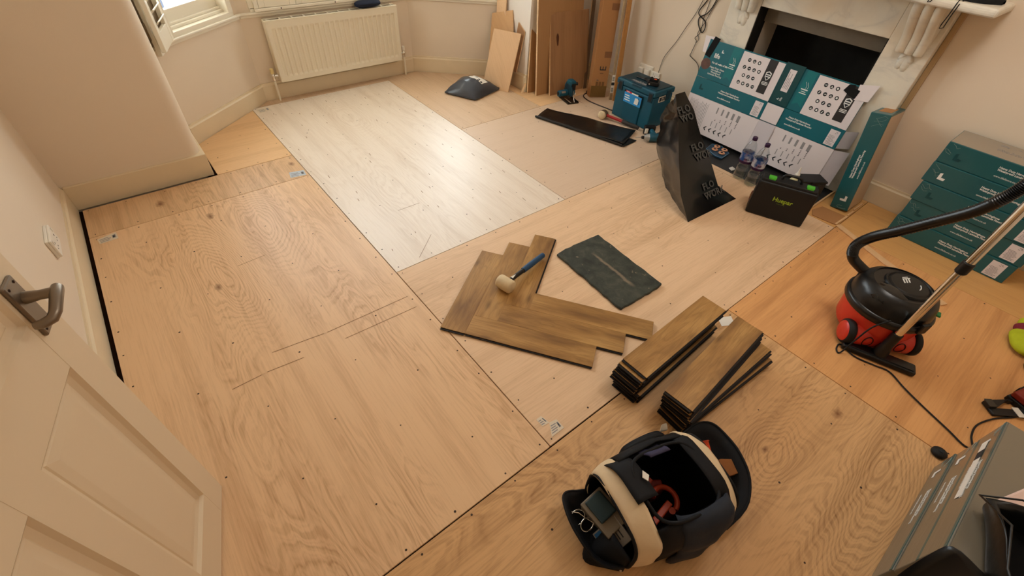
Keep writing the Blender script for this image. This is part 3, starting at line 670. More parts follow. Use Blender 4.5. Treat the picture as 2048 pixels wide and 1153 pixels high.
# lone carton standing on its end against the right jamb
def standing():
    # local axes: x bottom-to-top, y sideways (+y of the room), z outward from the printed face (towards -x)
    up = Vector((0.065, 0.150, 0.985)).normalized(); side = Vector((0, 1, 0)); side = (side - up * side.dot(up)).normalized()
    M = basis((3.384, 0.536, 0.0165), up, side); w = 0.106
    t = thing('flooring_carton', 'single teal carton standing on its end against the right marble jamb', 'carton', (3.45, 0.58, 0))
    b = MB(); b.box(0, CL, 0, w, -CD, 0, M); b.build('carton_body', M_teal, t, bevel=0.004)
    b = MB(); b.box(0.004, CL - 0.012, -0.0012, 0.0002, -CD + 0.004, -0.006, M); b.build('carton_side', M_sleeve, t)
    b = MB(); b.box(CL, CL + 0.0008, 0.02, w - 0.02, -0.20, -0.06, M); b.build('carton_lid', M_cardb, t)
    # text runs upwards: x of the lettering = up, y of the lettering = +y side
    F = M @ Matrix.Translation((0, 0, 0.0008))
    text('printed_lettering', HD, F @ Matrix.Translation((0.215, 0.062, 0)), 0.0145, M_inkw, t, bold=0.00035, line=0.95)
    text('printed_lettering', 'www.lifefloors.co.uk', F @ Matrix.Translation((0.219, 0.022, 0)), 0.0135, M_inkw, t)
    emblem(t, F @ Matrix.Translation((0.060, 0.030, 0)), 0.036, M_inkw)
    b = MB()
    for i in range(4):
        b.tube([M @ Vector((CL - 0.02 - 0.016 * i + 0.010 * math.sin(k * 1.7 + i * 2), 0.010 + 0.018 * k + 0.004 * i, 0.0012)) for k in range(4)], 0.0005, 5)
    b.tube([M @ Vector((0.02 + 0.01 * math.cos(a), 0.04 + 0.03 * math.sin(a), 0.0012)) for a in [k * 0.6 for k in range(8)]], 0.0009, 5)
    o = b.build('film_gather', M_crease, t); o['kind'] = 'stuff'
standing()

# ------------------------------------------------------------------ two opened-out printed cartons leaning on the fireplace
KM = basis((3.490, 0, 0.002), (0, -1, 0), (0.09, 0, 0.69))          # x of the sheet = -y of the room, y of the sheet up the lean
def X(y): return -y
def flat_carton(label, yl, yr, dz, left):
    # yl / yr: room-y of the left and right edges (yl > yr); dz: stand-off towards the viewer
    t = thing('opened_carton', label, 'carton', (3.5, (yl + yr) / 2, 0), group='opened-out cartons on the fireplace')
    M = KM @ Matrix.Translation((0, 0, dz)); x0, x1 = X(yl), X(yr); e = 0.0035
    def q(name, a, b_, c, d, mat, z=0.0, th=0.0005):
        m = MB(); m.box(a, b_, c, d, z, z + th, M); return m.build(name, mat, t)
    # three body panels with folds between
    b = MB(); b.box(x0, x1, 0.421, 0.681, -0.003, 0, M); b.build('icon_panel_board', M_tealm, t, bevel=0.001)
    b = MB(); b.box(x0, x1, 0.291, 0.419, -0.003, 0.0005, M); b.build('title_band', M_tealm, t, bevel=0.001)
    b = MB(); b.box(x0, x1, 0.028, 0.289, -0.003, 0, M); b.build('instruction_panel', M_cardw, t, bevel=0.001)
    ix = x0 + 0.29
    q('printed_white_field', ix, x1 - 0.002, 0.421, 0.673, M_cardw, 0.0003)
    b = MB(); b.prism([(ix - 0.082, 0.678), (ix - 0.014, 0.678), (ix - 0.014, 0.455), (ix - 0.048, 0.478), (ix - 0.082, 0.455)], 0.0002, 0.0007, M); b.build('ribbon_print', M_tealr, t)
    b = MB(); b.box(ix + 0.203, ix + 0.266, 0.453, 0.674, 0.0006, 0.0011, M); b.build('guarantee_strip', plain('charcoal_print', srgb(40, 38, 38), 0.5), t, bevel=0.004)
    # shield
    cx, cy = ix + 0.236, 0.572
    b = MB(); b.prism([(cx - 0.021, cy + 0.020), (cx, cy + 0.030), (cx + 0.021, cy + 0.020), (cx + 0.019, cy - 0.010), (cx, cy - 0.032), (cx - 0.019, cy - 0.010)], 0.0012, 0.0015, M); b.build('shield_print', M_inkw, t)
    b = MB(); b.prism([(cx - 0.016, cy + 0.014), (cx, cy + 0.023), (cx + 0.016, cy + 0.014), (cx + 0.016, cy + 0.010), (cx - 0.016, cy + 0.010)], 0.0016, 0.0018, M)
    b.prism([(cx - 0.016, cy + 0.003), (cx + 0.016, cy + 0.003), (cx + 0.016, cy - 0.003), (cx - 0.016, cy - 0.003)], 0.0016, 0.0018, M)
    b.prism([(cx - 0.014, cy - 0.009), (cx + 0.014, cy - 0.009), (cx, cy - 0.026)], 0.0016, 0.0018, M); b.build('shield_detail', M_ink, t)
    b = MB()
    for k in range(3): print_quad(b, M, ix + 0.216 - 0.003 * (k % 2), ix + 0.257 + 0.003 * (k % 2), 0.527 - 0.008 * k, 0.531 - 0.008 * k, 0.0016)
    b.build('strip_lettering', M_inkw, t)
    # round icons, four rows
    for r, (n, off) in enumerate(((3, 0.064), (4, 0.048), (3, 0.066), (4, 0.050))):
        for c in range(n):
            ic = M @ Vector((ix + off + 0.0385 * c, 0.629 - 0.0515 * r, 0.0012))
            b = MB(); b.disc(ic, 0.0125, 18, M.to_3x3() @ Vector((0, 0, 1))); icon = b.build('icon_print', M_ink, t)
            b = MB(); k = (r * 3 + c) % 4; mm = M @ Matrix.Translation((ix + off + 0.0385 * c, 0.629 - 0.0515 * r, 0.0015))
            if k == 0: b.add([mm @ Vector(p) for p in ((-0.009, -0.001, 0), (0.003, -0.003, 0), (0.010, 0.004, 0), (0.002, 0.003, 0))], [(0, 1, 2, 3)])
            elif k == 1: b.add([mm @ Vector(p) for p in ((-0.008, -0.006, 0), (0.008, -0.006, 0), (0.008, -0.002, 0), (-0.008, -0.002, 0), (-0.005, 0.001, 0), (0.005, 0.001, 0), (0, 0.006, 0))], [(0, 1, 2, 3), (4, 5, 6)])
            elif k == 2: b.disc(mm @ Vector((0, 0, 0)), 0.0065, 12, M.to_3x3() @ Vector((0, 0, 1)))
            else: b.add([mm @ Vector(p) for p in ((-0.006, -0.006, 0), (-0.001, -0.007, 0), (0.006, 0.006, 0), (0.001, 0.007, 0))], [(0, 1, 2, 3)])
            print_quad(b, mm, -0.009, 0.009, -0.0185, -0.0165, -0.0004); b.build('icon_sign', M_inkw if k != 9 else M_ink, icon)
    # lettering
    Mt = M @ Matrix.Translation((0, 0, 0.0008))
    if left:
        text('printed_lettering', 'life', Mt @ Matrix.Translation((x0 + 0.080, 0.572, 0)), 0.045, M_inkw, t, bold=0.0011, sx=0.9)
        emblem(t, Mt @ Matrix.Translation((x0 + 0.128, 0.614, 0)), 0.019, M_inkw)
        text('printed_lettering', 'For all walks of life', Mt @ Matrix.Translation((x0 + 0.082, 0.533, 0)), 0.0175, M_inkw, t, bold=0.0005)
        text('printed_lettering', 'Heavy Duty 12mm\nHerringbone\nWaterproof\nLaminate Flooring', Mt @ Matrix.Translation((x0 + 0.140, 0.502, 0)), 0.0165, M_inkw, t, align='CENTER', bold=0.0003, line=0.95)
        b = MB(); b.disc(M @ Vector((x0 + 0.036, 0.515, 0.0008)), 0.040, 16, M.to_3x3() @ Vector((0, 0, 1))); b.build('room_photo_print', plain('brown_photo_print', srgb(104, 70, 58), 0.5, var=0.4, vscale=30), t)
    b = MB(); fx, fy = ix - 0.048, 0.57
    for dx in (0.0, 0.012): b.tube([M @ Vector((fx + dx + 0.010 * math.sin(k * 0.8 + 0.6) - 0.004, fy + 0.010 * k, 0.0009)) for k in range(5)], 0.0011, 5)
    b.box(fx - 0.022, fx + 0.024, fy - 0.010, fy - 0.003, 0.0008, 0.0012, M); b.box(fx - 0.016, fx + 0.016, fy - 0.022, fy - 0.018, 0.0008, 0.0012, M); b.box(fx - 0.024, fx + 0.024, fy - 0.034, fy - 0.029, 0.0008, 0.0012, M); b.build('scent_mark_print', M_inkw, t)
    lx = X(1.768) if left else x0 + 0.222
    text('printed_lettering', 'Heavy Duty Herringbone', Mt @ Matrix.Translation((lx + 0.016, 0.372, 0.0006)), 0.0150, M_inkw, t, bold=0.00045)
    text('printed_lettering', 'Waterproof Laminate Flooring', Mt @ Matrix.Translation((lx, 0.356, 0.0006)), 0.0150, M_inkw, t, bold=0.00045)
    text('printed_lettering', 'www.lifefloors.co.uk', Mt @ Matrix.Translation((lx + 0.008, 0.322, 0.0006)), 0.0140, M_inkw, t, bold=0.0003)
    sticker(t, M @ Matrix.Translation((x1 - 0.085, 0.300, 0.0006)), 0.064, 0.102)
    emblem(t, M @ Matrix.Translation((x0 + 0.060, 0.335, 0.0006)), 0.036, M_tealk)
    # instruction print: paragraphs set sideways, plank diagrams and chevrons
    b = MB(); rs = random.Random(11 if left else 12); xx = x0 + 0.03
    for k in range(15):
        w = rs.uniform(0.002, 0.0045); print_quad(b, M, xx, xx + w, rs.uniform(0.045, 0.09), 0.245 + rs.uniform(0, 0.02), 0.0004); xx += w + 0.0085
    for k in range(5):
        cx = x0 + 0.275 + 0.044 * k; print_quad(b, M, cx, cx + 0.010 + 0.003 * k, 0.215, 0.262, 0.0004); print_quad(b, M, cx - 0.004, cx + 0.002, 0.115, 0.155, 0.0004)
    o = b.build('instruction_text', M_inkg, t); o['kind'] = 'stuff'
    b = MB()
    for k in range(5):
        cx = x0 + 0.285 + 0.044 * k
        for j in range(1 + k):
            yy = 0.165 + 0.0115 * j; b.add([M @ Vector(p) for p in ((cx, yy, 0.0005), (cx + 0.009, yy, 0.0005), (cx + 0.009, yy + 0.009, 0.0005))], [(0, 1, 2)])
    o = b.build('plank_diagrams', M_ink, t); o['kind'] = 'stuff'
    for k in range(5):
        cx = x0 + 0.240 + 0.044 * k; cy = 0.085; s = 0.016; b = MB()
        b.add([M @ Vector(p) for p in ((cx - s, cy, 0.0005), (cx, cy + s, 0.0005), (cx + s * 0.7, cy + s, 0.0005), (cx - s * 0.3, cy, 0.0005))], [(3, 2, 1, 0)])
        if k < 4 or True: b.add([M @ Vector(p) for p in ((cx - s, cy, 0.0005), (cx - s * 0.3, cy, 0.0005), (cx + s * (0.5 if k < 4 else -0.2), cy - s, 0.0005), (cx - s * 0.1, cy - s, 0.0005))], [(3, 2, 1, 0)])
        b.build('chevron_print', M_ink, t)
    return t, M, x0, x1
tr, MR2, rx0, rx1 = flat_carton('opened-out teal and white carton leaning on the fireplace, the right one of two', 1.440, 0.832, -0.006, False)
tl, ML2, lx0, lx1 = flat_carton('opened-out teal and white carton leaning on the fireplace, left one with life lettering', 1.992, 1.383, 0.0, True)
# end flaps of the left sheet
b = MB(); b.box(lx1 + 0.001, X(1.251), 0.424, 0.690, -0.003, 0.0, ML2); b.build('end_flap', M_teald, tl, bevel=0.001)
b = MB(); b.box(X(1.341), X(1.293), 0.512, 0.654, 0.0, 0.0006, ML2); b.build('data_sticker', M_cardw, tl, bevel=0.0002)
b = MB()
for k in range(4): print_quad(b, ML2, X(1.335) + 0.010 * k, X(1.335) + 0.010 * k + 0.004, 0.53, 0.53 + (0.11, 0.07, 0.1, 0.05)[k], 0.0008)
b.build('sticker_print', M_inkg, tl)
emblem(tl, ML2 @ Matrix.Translation((X(1.325), 0.455, 0.0003)) @ Matrix.Rotation(PI / 2, 4, 'Z'), 0.012, M_inkw)
text('printed_lettering', 'life', ML2 @ Matrix.Translation((X(1.303), 0.450, 0.0003)) @ Matrix.Rotation(PI / 2, 4, 'Z'), 0.022, M_inkw, tl)
b = MB(); b.box(lx1 + 0.001, X(1.256), 0.296, 0.416, -0.003, 0.0, ML2); b.build('end_flap', M_cardw, tl, bevel=0.001)
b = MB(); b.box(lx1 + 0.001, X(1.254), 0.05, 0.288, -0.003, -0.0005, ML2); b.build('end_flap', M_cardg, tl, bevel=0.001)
b = MB(); b.prism([(X(2.040), 0.693), (X(1.94), 0.70), (X(1.96), 0.585), (X(2.020), 0.585)], -0.003, -0.0005, ML2); b.build('end_flap', M_cardw, tl)
b = MB(); b.prism([(X(1.961), 0.705), (X(1.912), 0.697), (X(1.943), 0.560), (X(1.992), 0.572)], 0.0006, 0.0016, ML2); b.build('black_tape', M_blackm, tl)
# flaps and tape of the right sheet
def bent(name, y0, y1, c, d, outx, outz, mat):
    p = [MR2 @ Vector((X(0.830), c, 0)), MR2 @ Vector((X(0.830), d, 0)), MR2 @ Vector((X(0.830) + outx, d + 0.012, -outz)), MR2 @ Vector((X(0.830) + outx, c + 0.012, -outz))]
    m = MB(); m.slab(p, (0, 0, 0.002)); m.build(name, mat, tr)
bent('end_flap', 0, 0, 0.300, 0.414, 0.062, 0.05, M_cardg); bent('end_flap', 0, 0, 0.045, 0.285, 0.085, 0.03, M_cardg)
b = MB(); b.prism([(X(0.905), 0.688), (X(0.800), 0.712), (X(0.812), 0.610), (X(0.892), 0.600)], 0.0016, 0.0028, MR2); b.build('end_flap', M_cardw, tr)
b = MB(); b.prism([(X(0.975), 0.632), (X(0.960), 0.672), (X(0.925), 0.680), (X(0.918), 0.660), (X(0.884), 0.656), (X(0.890), 0.605), (X(0.928), 0.612)], 0.0030, 0.0042, MR2); b.build('black_tape', M_blackm, tr)
# ------------------------------------------------------------------ loose laminate planks
M_oak = oak('brown_oak_laminate', srgb(192, 150, 90), srgb(166, 124, 70), srgb(116, 82, 46))
M_core = plain('dark_plank_edge', srgb(30, 24, 22), 0.6, spec=0.3)
M_under = plain('plank_underlay', srgb(22, 22, 24), 0.8, spec=0.15)
M_lip = plain('plank_tongue', srgb(120, 88, 56), 0.6, spec=0.25)
PL, PW, PT = 0.600, 0.1225, 0.0112
def plank_proto():
    me_parts = []
    b = MB(); g = 0.0012   # bevelled decor face
    b.prism([(0, 0), (PL, 0), (PL, PW), (0, PW)], PT - 0.0012, PT - 0.0008)
    vs = [(0, 0, PT - 0.0008), (PL, 0, PT - 0.0008), (PL, PW, PT - 0.0008), (0, PW, PT - 0.0008), (g, g, PT), (PL - g, g, PT), (PL - g, PW - g, PT), (g, PW - g, PT)]
    b.add(vs, [(4, 5, 6, 7), (0, 1, 5, 4), (1, 2, 6, 5), (2, 3, 7, 6), (3, 0, 4, 7)])
    return b
def plank(label, M, group, first=[None]):
    if first[0] is None:
        t = thing('laminate_plank', label, 'plank', group=group)
        plank_proto().build('decor_face', M_oak, t, world=False)
        b = MB(); b.box(0.001, PL - 0.001, 0.001, PW - 0.001, 0.0018, PT - 0.0012); b.box(-0.009, 0.001, 0.004, PW - 0.002, 0.0035, 0.0075); b.box(0.004, PL - 0.002, -0.007, 0.001, 0.0035, 0.0075); b.build('plank_core', M_core, t, world=False)
        b = MB(); b.box(0.002, PL - 0.002, 0.002, PW - 0.002, 0.0, 0.0018); b.build('backing', M_under, t, world=False)
        first[0] = t; r = t
    else:
        r = first[0].copy(); COL.objects.link(r)
        for ch in first[0].children:
            c = ch.copy(); COL.objects.link(c); c.parent = r
        r['label'] = label; r['group'] = group
    r.matrix_basis = M
    return r
HA = Vector((0.8185, 0.5745, 0)); HB = Vector((0.5745, -0.8185, 0)); HO = Vector((0.679, 1.258, 0.001))
def hplank(a, b_, along_a, label):
    o = HO + HA * a + HB * b_
    if along_a:   # x along A, y must be -B to stay right-handed: start at the far B edge
        M = basis(o + HB * PW, HA, -HB)
    else:         # x along B, y along A
        M = basis(o, HB, HA)
    plank(label, M, 'planks of the sample chevron')
w = PW
hplank(0, 0, True, 'outermost plank of the upper arm of the laid herringbone sample, furthest left')
hplank(w, w, True, 'middle plank of the upper arm of the herringbone sample, under the mallet head')
hplank(2 * w, 2 * w, True, 'innermost plank of the upper arm of the herringbone sample, under the mallet handle')
hplank(0, w, False, 'front plank of the lower arm of the laid herringbone sample, nearest the bag')
hplank(w, 2 * w, False, 'middle plank of the lower arm of the laid herringbone sample')
hplank(2 * w, 3 * w, False, 'innermost plank of the lower arm of the herringbone sample, facing the slate tile')
# two stacks of spare planks
rs = random.Random(21)
ORD = ['', 'second', 'third', 'fourth', 'fifth', 'sixth', 'seventh', 'eighth', 'ninth', 'tenth', 'eleventh', 'twelfth']
def stack(n, cx, cy, ang, jitter, label_top, group, which):
    for k in range(n):
        a, dx, dy = jitter(k)
        M = Matrix.Translation((cx + dx, cy + dy, 0.0008 + k * (PT + 0.0006))) @ Matrix.Rotation(math.radians(ang + a), 4, 'Z') @ Matrix.Translation((-PL / 2, -PW / 2, 0))
        plank(label_top if k == n - 1 else ('bottom plank of the %s spare stack, resting on the plywood' % which if k == 0 else 'plank %s from the top of the %s spare stack, its dark edge showing' % (ORD[n - 1 - k], which)), M, group)
def j1(k):
    if k >= 12: return (0.0, 0.0, 0.0)
    if k >= 9: return (rs.uniform(-.4, .4), -0.030 + 0.004 * (k - 9), rs.uniform(-.004, .004))
    if k >= 5: return (0.6, -0.036 + rs.uniform(-.006, .006), 0.010 + rs.uniform(-.004, .004))
    return (0.8, -0.022 + rs.uniform(-.005, .005), rs.uniform(-.006, .006) - 0.006)
def j2(k):
    if k >= 7: return (rs.uniform(-.8, .3) if k < 12 else 0.0, rs.uniform(-.010, .004) if k < 12 else 0.0, rs.uniform(-.005, .003) - 0.0035 * (12 - k))
    if k >= 4: return (-5.5 + rs.uniform(-.4, .4), 0.012 + rs.uniform(-.006, .006), -0.045 + rs.uniform(-.004, .004))
    return (-7.8 + rs.uniform(-.4, .4), 0.012 + rs.uniform(-.008, .008), -0.056 + rs.uniform(-.004, .004))
stack(13, 1.435, 0.513, 2.0, j1, 'top plank of the left spare stack, between the herringbone sample and the other stack', 'left spare plank stack', 'left')
stack(13, 1.453, 0.328, 4.6, j2, 'top plank of the right spare stack, nearest the vacuum cleaner', 'right spare plank stack', 'right')
sc = tag((lambda b: (b.slab([(1.800, 0.460, 0.0), (1.865, 0.425, 0.0), (1.895, 0.470, 0.004), (1.830, 0.505, 0.002)], (0, 0, 0.0012)), b.build('paper_scrap', M_paper))[1])(MB()), 'white paper scrap lying between the two plank stacks', 'paper')
sc.location = (0, 0, 0.0)

# ------------------------------------------------------------------ slate tile
def slate_mat():
    t = T('old_slate'); o = t.obj(); n1 = t.noise(o, 14, 6, 0.65, 0.5); n2 = t.noise(o, 90, 4, 0.6)
    c = t.ramp(n1, [(0.3, srgb(40, 44, 40)), (0.55, srgb(62, 66, 58)), (0.75, srgb(84, 84, 72))])
    spots = t.n('MapRange', {0: t.noise(t.mapping(o, loc=(4, 2, 0)), 26, 4, 0.7), 1: 0.66, 2: 0.74})
    c = t.mix(t.math('MULTIPLY', spots, 0.8), c, srgb(172, 154, 122))
    # chalky drag mark running the length of the tile
    sp = t.n('SeparateXYZ', {0: o}).node; dy = t.math('ABSOLUTE', t.math('ADD', t.math('SUBTRACT', sp.outputs[1], 0.015), t.math('MULTIPLY', t.math('SUBTRACT', n1, 0.5), 0.03)))
    m = t.math('MULTIPLY', t.n('MapRange', {0: dy, 1: 0.012, 2: 0.004}), t.n('MapRange', {0: t.math('ABSOLUTE', t.math('SUBTRACT', sp.outputs[0], 0.02)), 1: 0.17, 2: 0.12}))
    c = t.mix(t.math('MULTIPLY', m, 0.65), c, srgb(142, 124, 102))
    h = t.math('ADD', n1, t.math('MULTIPLY', n2, 0.35))
    return t.bsdf(c, 0.62, 0, 0.35, t.bump(h, 0.5, 0.006))
def slate_tile():
    # local x along the length; outline chipped
    rs = random.Random(4); L2, W2 = 0.2555, 0.162; pts = []
    def side(a, b_, n):
        for i in range(n):
            f = i / n; p = Vector(a).lerp(Vector(b_), f); pts.append((p.x + rs.uniform(-.0035, .0035), p.y + rs.uniform(-.0035, .0035)))
    side((-L2 + 0.012, -W2, 0), (L2, -W2, 0), 16); side((L2, -W2, 0), (L2, W2 - 0.014, 0), 10); side((L2 - 0.010, W2, 0), (-L2, W2, 0), 16); side((-L2, W2, 0), (-L2, -W2 + 0.012, 0), 10)
    b = MB(); b.prism(pts, 0, 0.016)
    t = b.build('slate_tile', slate_mat(), bevel=0.0035, bseg=1)
    tag(t, 'worn dark slate tile lying on the plywood beside the herringbone sample', 'tile')
    M = basis((1.641, 1.078, 0.001), (-0.028, -0.515, 0), (0.3225, -0.02, 0)); t.matrix_basis = M
slate_tile()

# ------------------------------------------------------------------ mallets
M_ivory = plain('worn_white_rubber', srgb(226, 204, 164), 0.6, spec=0.3, bump=0.15, bscale=60, var=0.2, vscale=18)
def mallet(name, label, pos, hdir, headr, headl, handl, grip_mat, shaft_mat, head_mats, tilt=0.0, grip_frac=0.55):
    # pos: centre of the head; hdir: direction of the handle
    t = thing(name, label, 'mallet', (pos[0], pos[1], pos[2] - headr), group=None)
    d = Vector(hdir).normalized(); ax = d.cross(Vector((0, 0, 1))).normalized(); P = Vector(pos); z = d.cross(ax)
    b = MB(); M = basis(P, d, z) @ Matrix.Rotation(0, 4, 'X')
    Mh = Matrix.Translation(P) @ ax.to_track_quat('Z', 'Y').to_matrix().to_4x4()
    h = headl / 2
    prof = [(headr * 0.80, -h), (headr * 0.93, -h + 0.004), (headr, -h + 0.012), (headr, h - 0.012), (headr * 0.93, h - 0.004), (headr * 0.80, h)]
    b.lathe(prof, 28, Mh); b.build('head', head_mats[0], t, smooth=50)
    if len(head_mats) > 1:
        b = MB(); b.lathe([(headr * 1.01, -h * 0.30), (headr * 1.03, -h * 0.28), (headr * 1.03, h * 0.55), (headr * 1.01, h * 0.57)], 28, Mh); b.build('head_band', head_mats[1], t, smooth=50)
    p1 = P + d * handl * (1 - grip_frac); p2 = P + d * handl
    b = MB(); b.tube([P + d * headr * 0.7, P + d * headr * 1.3, p1], [0.015, 0.0115, 0.0125], 14); b.build('shaft', shaft_mat, t, smooth=50)
    b = MB(); n = 9; pts = [p1.lerp(p2, i / n) for i in range(n + 1)]; rr = [0.0135 + 0.0028 * math.sin(PI * (0.2 + 0.7 * i / n)) for i in range(n + 1)]; rr[-1] = 0.015
    b.tube(pts + [p2 + d * 0.006], rr + [0.011], 16); g = b.build('grip', grip_mat, t, smooth=50)
    return t, g, P, d, ax, z
tm, g, P, d, ax, z = mallet('rubber_mallet', 'white-headed rubber mallet with black and blue handle lying on the herringbone sample', (1.084, 1.282, 0.0485), (0.262, 0.058, -0.010), 0.036, 0.088, 0.325, plain('blue_grip', srgb(34, 70, 104), 0.55, spec=0.4), M_black, [M_ivory])
for k in range(5):
    b = MB(); c = P + d * (0.205 + 0.022 * k) + Vector((0, 0, 0.0132)); b.box(-0.006, 0.006, -0.006, 0.006, -0.001, 0.003, basis(c, d, ax)); b.build('grip_inset', M_rubber, g, bevel=0.001)
b = MB(); c = P + d * 0.062 + Vector((0, 0, 0.0118)); Mq = basis(c, d, ax); b.prism([(-0.012, -0.008), (0.022, 0), (-0.012, 0.008)], 0, 0.0008, Mq); b.build('arrow_mark', M_white, tm)
tm2, g2, P2, d2, ax2, z2 = mallet('rubber_mallet', 'mallet with cream head and red handle lying at the foot of the teal tool case', (3.078, 2.465, 0.0365), (0.085, -0.345, -0.018), 0.034, 0.090, 0.33, plain('taped_grip', srgb(52, 46, 42), 0.6, bump=0.4, bscale=70, var=0.5, vscale=40), plain('dark_red_handle', srgb(158, 32, 34), 0.45), [M_ivory, plain('grey_brown_band', srgb(96, 78, 60), 0.5)], grip_frac=0.45)

# ------------------------------------------------------------------ vacuum cleaner
M_hred = plain('vacuum_red', srgb(206, 52, 34), 0.36, spec=0.5, bump=0.02, bscale=120, var=0.12, vscale=10)
M_hblk = plain('vacuum_black', srgb(18, 17, 17), 0.30, spec=0.5, var=0.25, vscale=7)
VC = Vector((2.385, 0.014, 0.0)); va = math.atan2(-0.78, -0.42)   # direction of the wheel side
vac = thing('vacuum_cleaner', 'red and black tub vacuum cleaner standing on the orange boards by the teal stack', 'vacuum', VC)
MV = Matrix.Translation(VC)
b = MB(); b.lathe([(0.125, 0.03), (0.148, 0.035), (0.160, 0.06), (0.166, 0.12), (0.168, 0.176), (0.160, 0.180)], 44, MV); b.build('tub', M_hred, vac, smooth=45)
b = MB(); b.lathe([(0.160, 0.172), (0.180, 0.174), (0.184, 0.182), (0.184, 0.204), (0.178, 0.212), (0.172, 0.214), (0.170, 0.228), (0.163, 0.262), (0.150, 0.288), (0.128, 0.303), (0.122, 0.306), (0.120, 0.3)], 48, MV); b.build('head_lid', M_hblk, vac, smooth=40)
b = MB(); b.lathe([(0.121, 0.300), (0.116, 0.309), (0.108, 0.311), (0.104, 0.306), (0.100, 0.308), (0.092, 0.312), (0.060, 0.314), (0.001, 0.314)], 48, MV @ Matrix.Translation((0.016, -0.014, 0)) @ Matrix.Diagonal((0.8, 0.8, 1, 1)), cap=False); b.build('lid_cap', M_black, vac, smooth=25)
# logo strokes and the white curve printed on the cap
b = MB(); ml = MV @ Matrix.Translation((0.022, -0.005, 0.3145)) @ Matrix.Rotation(-0.55, 4, 'Z')
for k in range(3): b.prism([(-0.024 + 0.013 * k, -0.004), (-0.017 + 0.013 * k, -0.004), (-0.006 + 0.013 * k, 0.020), (-0.013 + 0.013 * k, 0.020)], 0, 0.0006, ml)
b.prism([(-0.014, 0.020), (0.026, 0.020), (0.028, 0.026), (-0.011, 0.026)], 0, 0.0006, ml); b.prism([(-0.006, 0.030), (0.022, 0.030), (0.023, 0.034), (-0.005, 0.034)], 0, 0.0006, ml); b.build('lid_logo', M_inkw, vac)
b = MB(); cc = VC + Vector((0.012, -0.008, 0.3125)); b.tube([cc + Vector((0.050 * math.cos(a), 0.050 * math.sin(a), 0.003)) for a in [-1.75 + 0.10 * k for k in range(9)]], 0.0022, 6); b.build('lid_arc', M_inkw, vac)
# shoulder dome at the motor side, clips
b = MB(); b.sphere(VC + Vector((-0.075, 0.015, 0.262)), 0.085, 0.10, 0.05); b.build('motor_dome', plain('glossy_black', srgb(14, 14, 15), 0.12, spec=0.6), vac, smooth=60)
for a in (va, va + PI):
    b = MB(); c = VC + Vector((0.186 * math.cos(a), 0.186 * math.sin(a), 0.205)); b.box(-0.022, 0.022, -0.008, 0.008, -0.035, 0.02, basis(c, (-math.sin(a), math.cos(a), 0), (math.cos(a), math.sin(a), 0))); b.build('lid_clip', M_black, vac, bevel=0.005)
b = MB(); a = va + 0.72; c = VC + Vector((0.176 * math.cos(a), 0.176 * math.sin(a), 0.232)); b.box(-0.017, 0.017, -0.004, 0.006, -0.009, 0.009, basis(c, (-math.sin(a), math.cos(a), 0), (0, 0, 1))); b.build('green_button', plain('green_plastic', srgb(24, 120, 62), 0.4), vac, bevel=0.003)
# wheel housings at the rear, facing the camera
fw = Vector((math.cos(va), math.sin(va), 0)); sd = Vector((-fw.y, fw.x, 0))
sd = Vector((0.62, -0.78, 0)).normalized(); fw = Vector((-0.78, -0.62, 0)).normalized()
for s in (-1, 1):
    c = VC + fw * 0.108 + sd * (s * 0.070 - 0.004) + Vector((0, 0, 0.062))
    b = MB(); Mx = Matrix.Translation(c) @ sd.to_track_quat('Z', 'Y').to_matrix().to_4x4()
    b.lathe([(0.052, -0.055), (0.056, -0.05), (0.056, 0.05), (0.052, 0.055)], 28, Mx); hs = b.build('wheel_housing', M_hred, vac, smooth=40)
    b = MB(); Mt_ = Matrix.Translation(c + fw * 0.0555 + Vector((0, 0, 0.012))) ; q = basis(c + fw * 0.0562, sd, (0, 0, 1)); n = 26
    b.tube([q @ Vector((0.020 * math.cos(t_), 0.028 * math.sin(t_) + 0.004, -0.004 + 0.004 * abs(math.cos(t_)))) for t_ in [k * 2 * PI / n for k in range(n)]], 0.0022, 6, closed=True); b.build('oval_trim', M_rubber, hs)
    cw = c + sd * (s * 0.072)
    b = MB(); Mx = Matrix.Translation(cw) @ (sd * s).to_track_quat('Z', 'Y').to_matrix().to_4x4(); b.lathe([(0.050, -0.018), (0.059, -0.012), (0.061, 0.0), (0.059, 0.012), (0.050, 0.018)], 32, Mx); wh = b.build('wheel', M_rubber, vac, smooth=50)
    b = MB(); b.lathe([(0.050, 0.017), (0.046, 0.022), (0.030, 0.026), (0.001, 0.028)], 28, Mx, cap=False); b.build('wheel_cap', M_hred, wh, smooth=50)
b = MB(); c = VC + fw * 0.105 + Vector((0, 0, 0.10)); b.box(-0.085, 0.085, -0.035, 0.035, -0.06, 0.03, basis(c, sd, fw)); b.build('rear_saddle', M_hred, vac, bevel=0.014, bseg=3)
for a in (0.3, 1.9):
    b = MB(); c = VC + Vector((0.115 * math.cos(a), 0.115 * math.sin(a), 0.0)); b.sphere(c + Vector((0, 0, 0.022)), 0.021); b.cyl(c + Vector((0, 0, 0.02)), c + Vector((0, 0, 0.045)), 0.014, seg=12); b.build('caster', M_rubber, vac, smooth=50)
